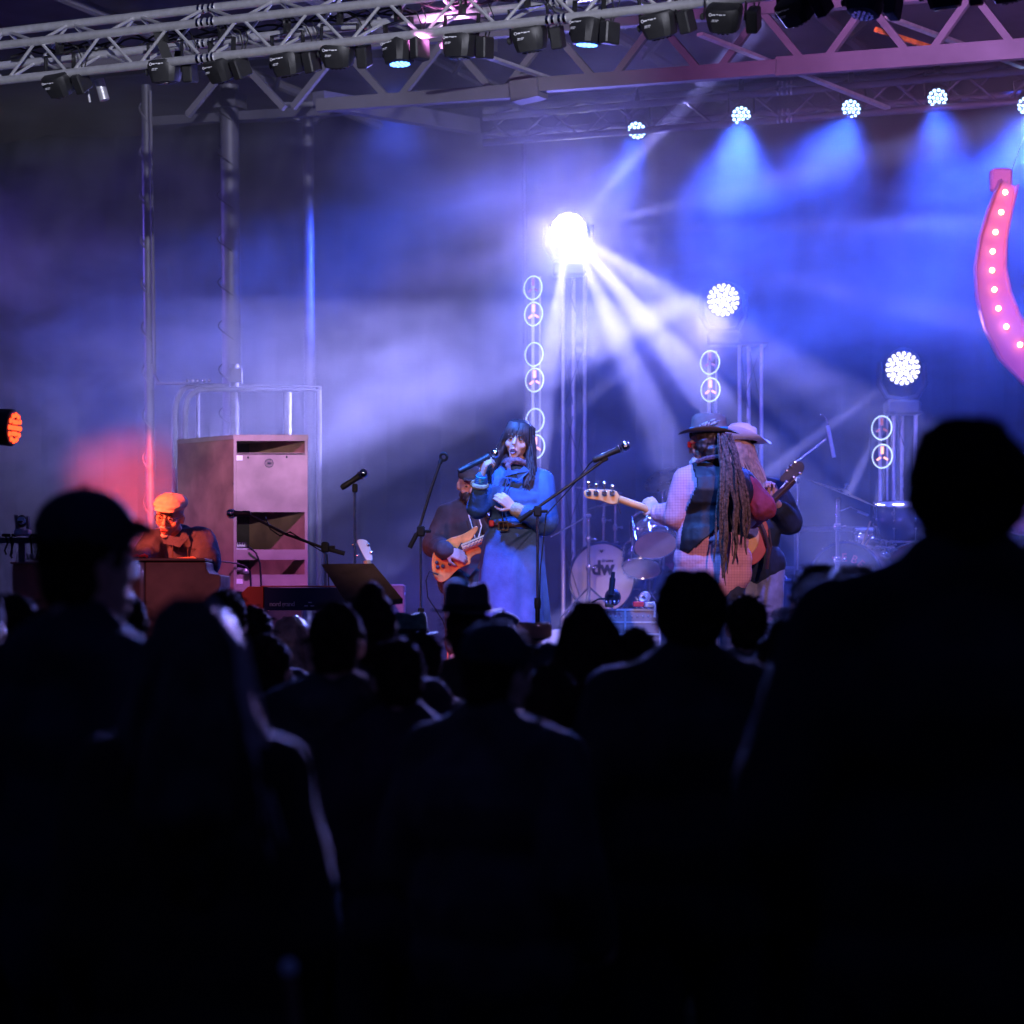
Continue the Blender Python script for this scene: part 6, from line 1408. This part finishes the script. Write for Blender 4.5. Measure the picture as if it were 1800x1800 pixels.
    if top in ('cap',):
        g = G(); g.ell(V(0, .01, .062), (.090, .106, .085)); hh = local('cap', g, M['c2'], t, voxel=.007); g = G(); g.ell(V(0, -.092, .072), (.074, .048, .009), rot(x=-24)); local('brim', g, M['c2'], hh, voxel=.005)
        g = G(); g.ell(V(0, .01, .148), (.008, .008, .005)); mk('button', g, M['c2'], hh, local=True)
    if top in ('hat', 'cowboy'):
        m_ = extra or 'c3'; o = hat(V(0, .01, .085) , rot(z=0), .095, .150 if top == 'hat' else .185, .115, m_, None, curl=.012 if top == 'hat' else .055, pinch=.012 if top == 'hat' else .04, band='c0')
        o.parent = t
    if top == 'square':
        g = G(); g.ell(V(0, .0, .125), (.055, .075, .02)); pass
    return t
crowd(1702, 702, 4.5, 'big', 'square', 'c0', 'tall broad silhouette closest to us at the right, filling the frame edge', rz=-4, wid=1.0)
crowd(141, 853, 5.3, 'man', 'cap', 'c2', 'tall silhouette in a peaked cap turned right, at the left', rz=-50, wid=1.0)
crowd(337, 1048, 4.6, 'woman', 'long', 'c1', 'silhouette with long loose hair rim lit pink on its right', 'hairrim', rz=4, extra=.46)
crowd(590, 1054, 7.0, 'man', 'short', 'c3', 'round headed silhouette left of the music stand with lit shoulder', rz=-4)
crowd(652, 1022, 7.6, 'man', 'bun', 'c4', 'silhouette with a tall knotted head right below the music stand', rz=8)
crowd(822, 1024, 9.0, 'man', 'hat', 'c1', 'silhouette in a narrow brimmed hat below the seated guitarist', rz=10)
crowd(866, 1088, 6.0, 'big', 'cap', 'c3', 'broad silhouette in a low cap in the middle with a rim lit shoulder', rz=-40)
crowd(1036, 1056, 7.5, 'woman', 'long', 'c1', 'long haired silhouette below the boom microphone', rz=0)
crowd(1216, 983, 6.5, 'big', 'square', 'c0', 'broad square headed silhouette below the bassist', rz=2, wid=.98)
crowd(1440, 988, 8.0, 'man', 'short', 'c2', 'silhouette with an ear and glasses showing below the right drum kit', rz=32)
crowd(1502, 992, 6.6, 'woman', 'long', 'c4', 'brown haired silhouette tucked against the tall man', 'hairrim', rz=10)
crowd(1313, 1043, 9.5, 'man', 'short', 'c0', 'small head between the broad man and the amplifier', rz=0)
crowd(1382, 1068, 10.5, 'woman', 'curly', 'c3', 'curly pale hair catching blue light below the amplifier', 'hairgrey', rz=-8)
crowd(738, 1106, 8.4, 'man', 'short', 'c2', 'low dark head in front of the green cap', rz=6)
crowd(722, 1076, 11.2, 'man', 'hat', 'c4', 'person wearing a green bucket hat near the stage', extra='greencap', rz=10)
crowd(941, 1084, 10.8, 'man', 'cowboy', 'c1', 'person in a tan cowboy hat just below the singing person', extra='tanhat', rz=35)
crowd(962, 1128, 8.2, 'woman', 'cap', 'c3', 'person in a pale rimmed cap beside the long haired silhouette', rz=-30)
crowd(512, 1083, 10.4, 'woman', 'long', 'c2', 'fair haired head below the stage piano', 'hairblond', rz=0)
crowd(444, 1062, 10.0, 'man', 'short', 'c0', 'dark head between the rim lit hair and the fair head', rz=-6)
crowd(394, 1032, 9.0, 'man', 'short', 'c4', 'dark head peeping above the rim lit hair', rz=5)
crowd(214, 1034, 8.0, 'man', 'short', 'c2', 'small head behind the shoulder of the capped silhouette', rz=10)
crowd(22, 1038, 7.4, 'man', 'short', 'c0', 'rounded head at the left edge of the picture', rz=-8)
crowd(884, 1074, 11.4, 'man', 'cap', 'c0', 'small capped head just under the hem of the skirt', rz=-25)
crowd(-60, 1010, 5.6, 'man', 'short', 'c1', 'shoulder and head cut by the left edge', rz=0)
crowd(545, 1118, 11.0, 'woman', 'short', 'c2', 'low head before the fair haired person', rz=0)
crowd(1110, 1112, 10.6, 'man', 'short', 'c4', 'low head below the pink lit case', rz=0)
crowd(1560, 1040, 8.6, 'man', 'short', 'c0', 'head low between brown hair and the tall man', rz=0)
crowd(1815, 1010, 9.4, 'man', 'short', 'c2', 'head at the right edge beyond the tall man', rz=0)
crowd(700, 1118, 6.9, 'woman', 'short', 'c4', 'low head between the knotted head and the low cap', rz=12)
crowd(968, 1168, 6.6, 'woman', 'long', 'c3', 'low long haired head right of the low cap', rz=-14, extra=.3)
crowd(470, 1112, 8.0, 'woman', 'short', 'c0', 'low head just right of the rim lit hair', rz=0)
crowd(1118, 1100, 8.3, 'man', 'short', 'c2', 'head pressed against the left of the broad square head', rz=4)
crowd(1372, 1088, 7.4, 'woman', 'bun', 'c1', 'small knotted head right of the broad square head', rz=-8)
# walking stick
ws = thing('walking_stick', at(508, 1712, 4.3), 'pale round knob of a walking stick low among the dark crowd', 'walking stick')
g = G(); g.ell(at(508, 1702, 4.3), (.0135, .0135, .016)); mk('knob', g, M['label'], ws)
g = G(); e = at(545, 1800, 4.35); e2 = Vector((e.x + .08, e.y, .01)); g.tube([at(509, 1712, 4.3), e2], .010, 10); mk('shaft', g, M['wood'], ws)
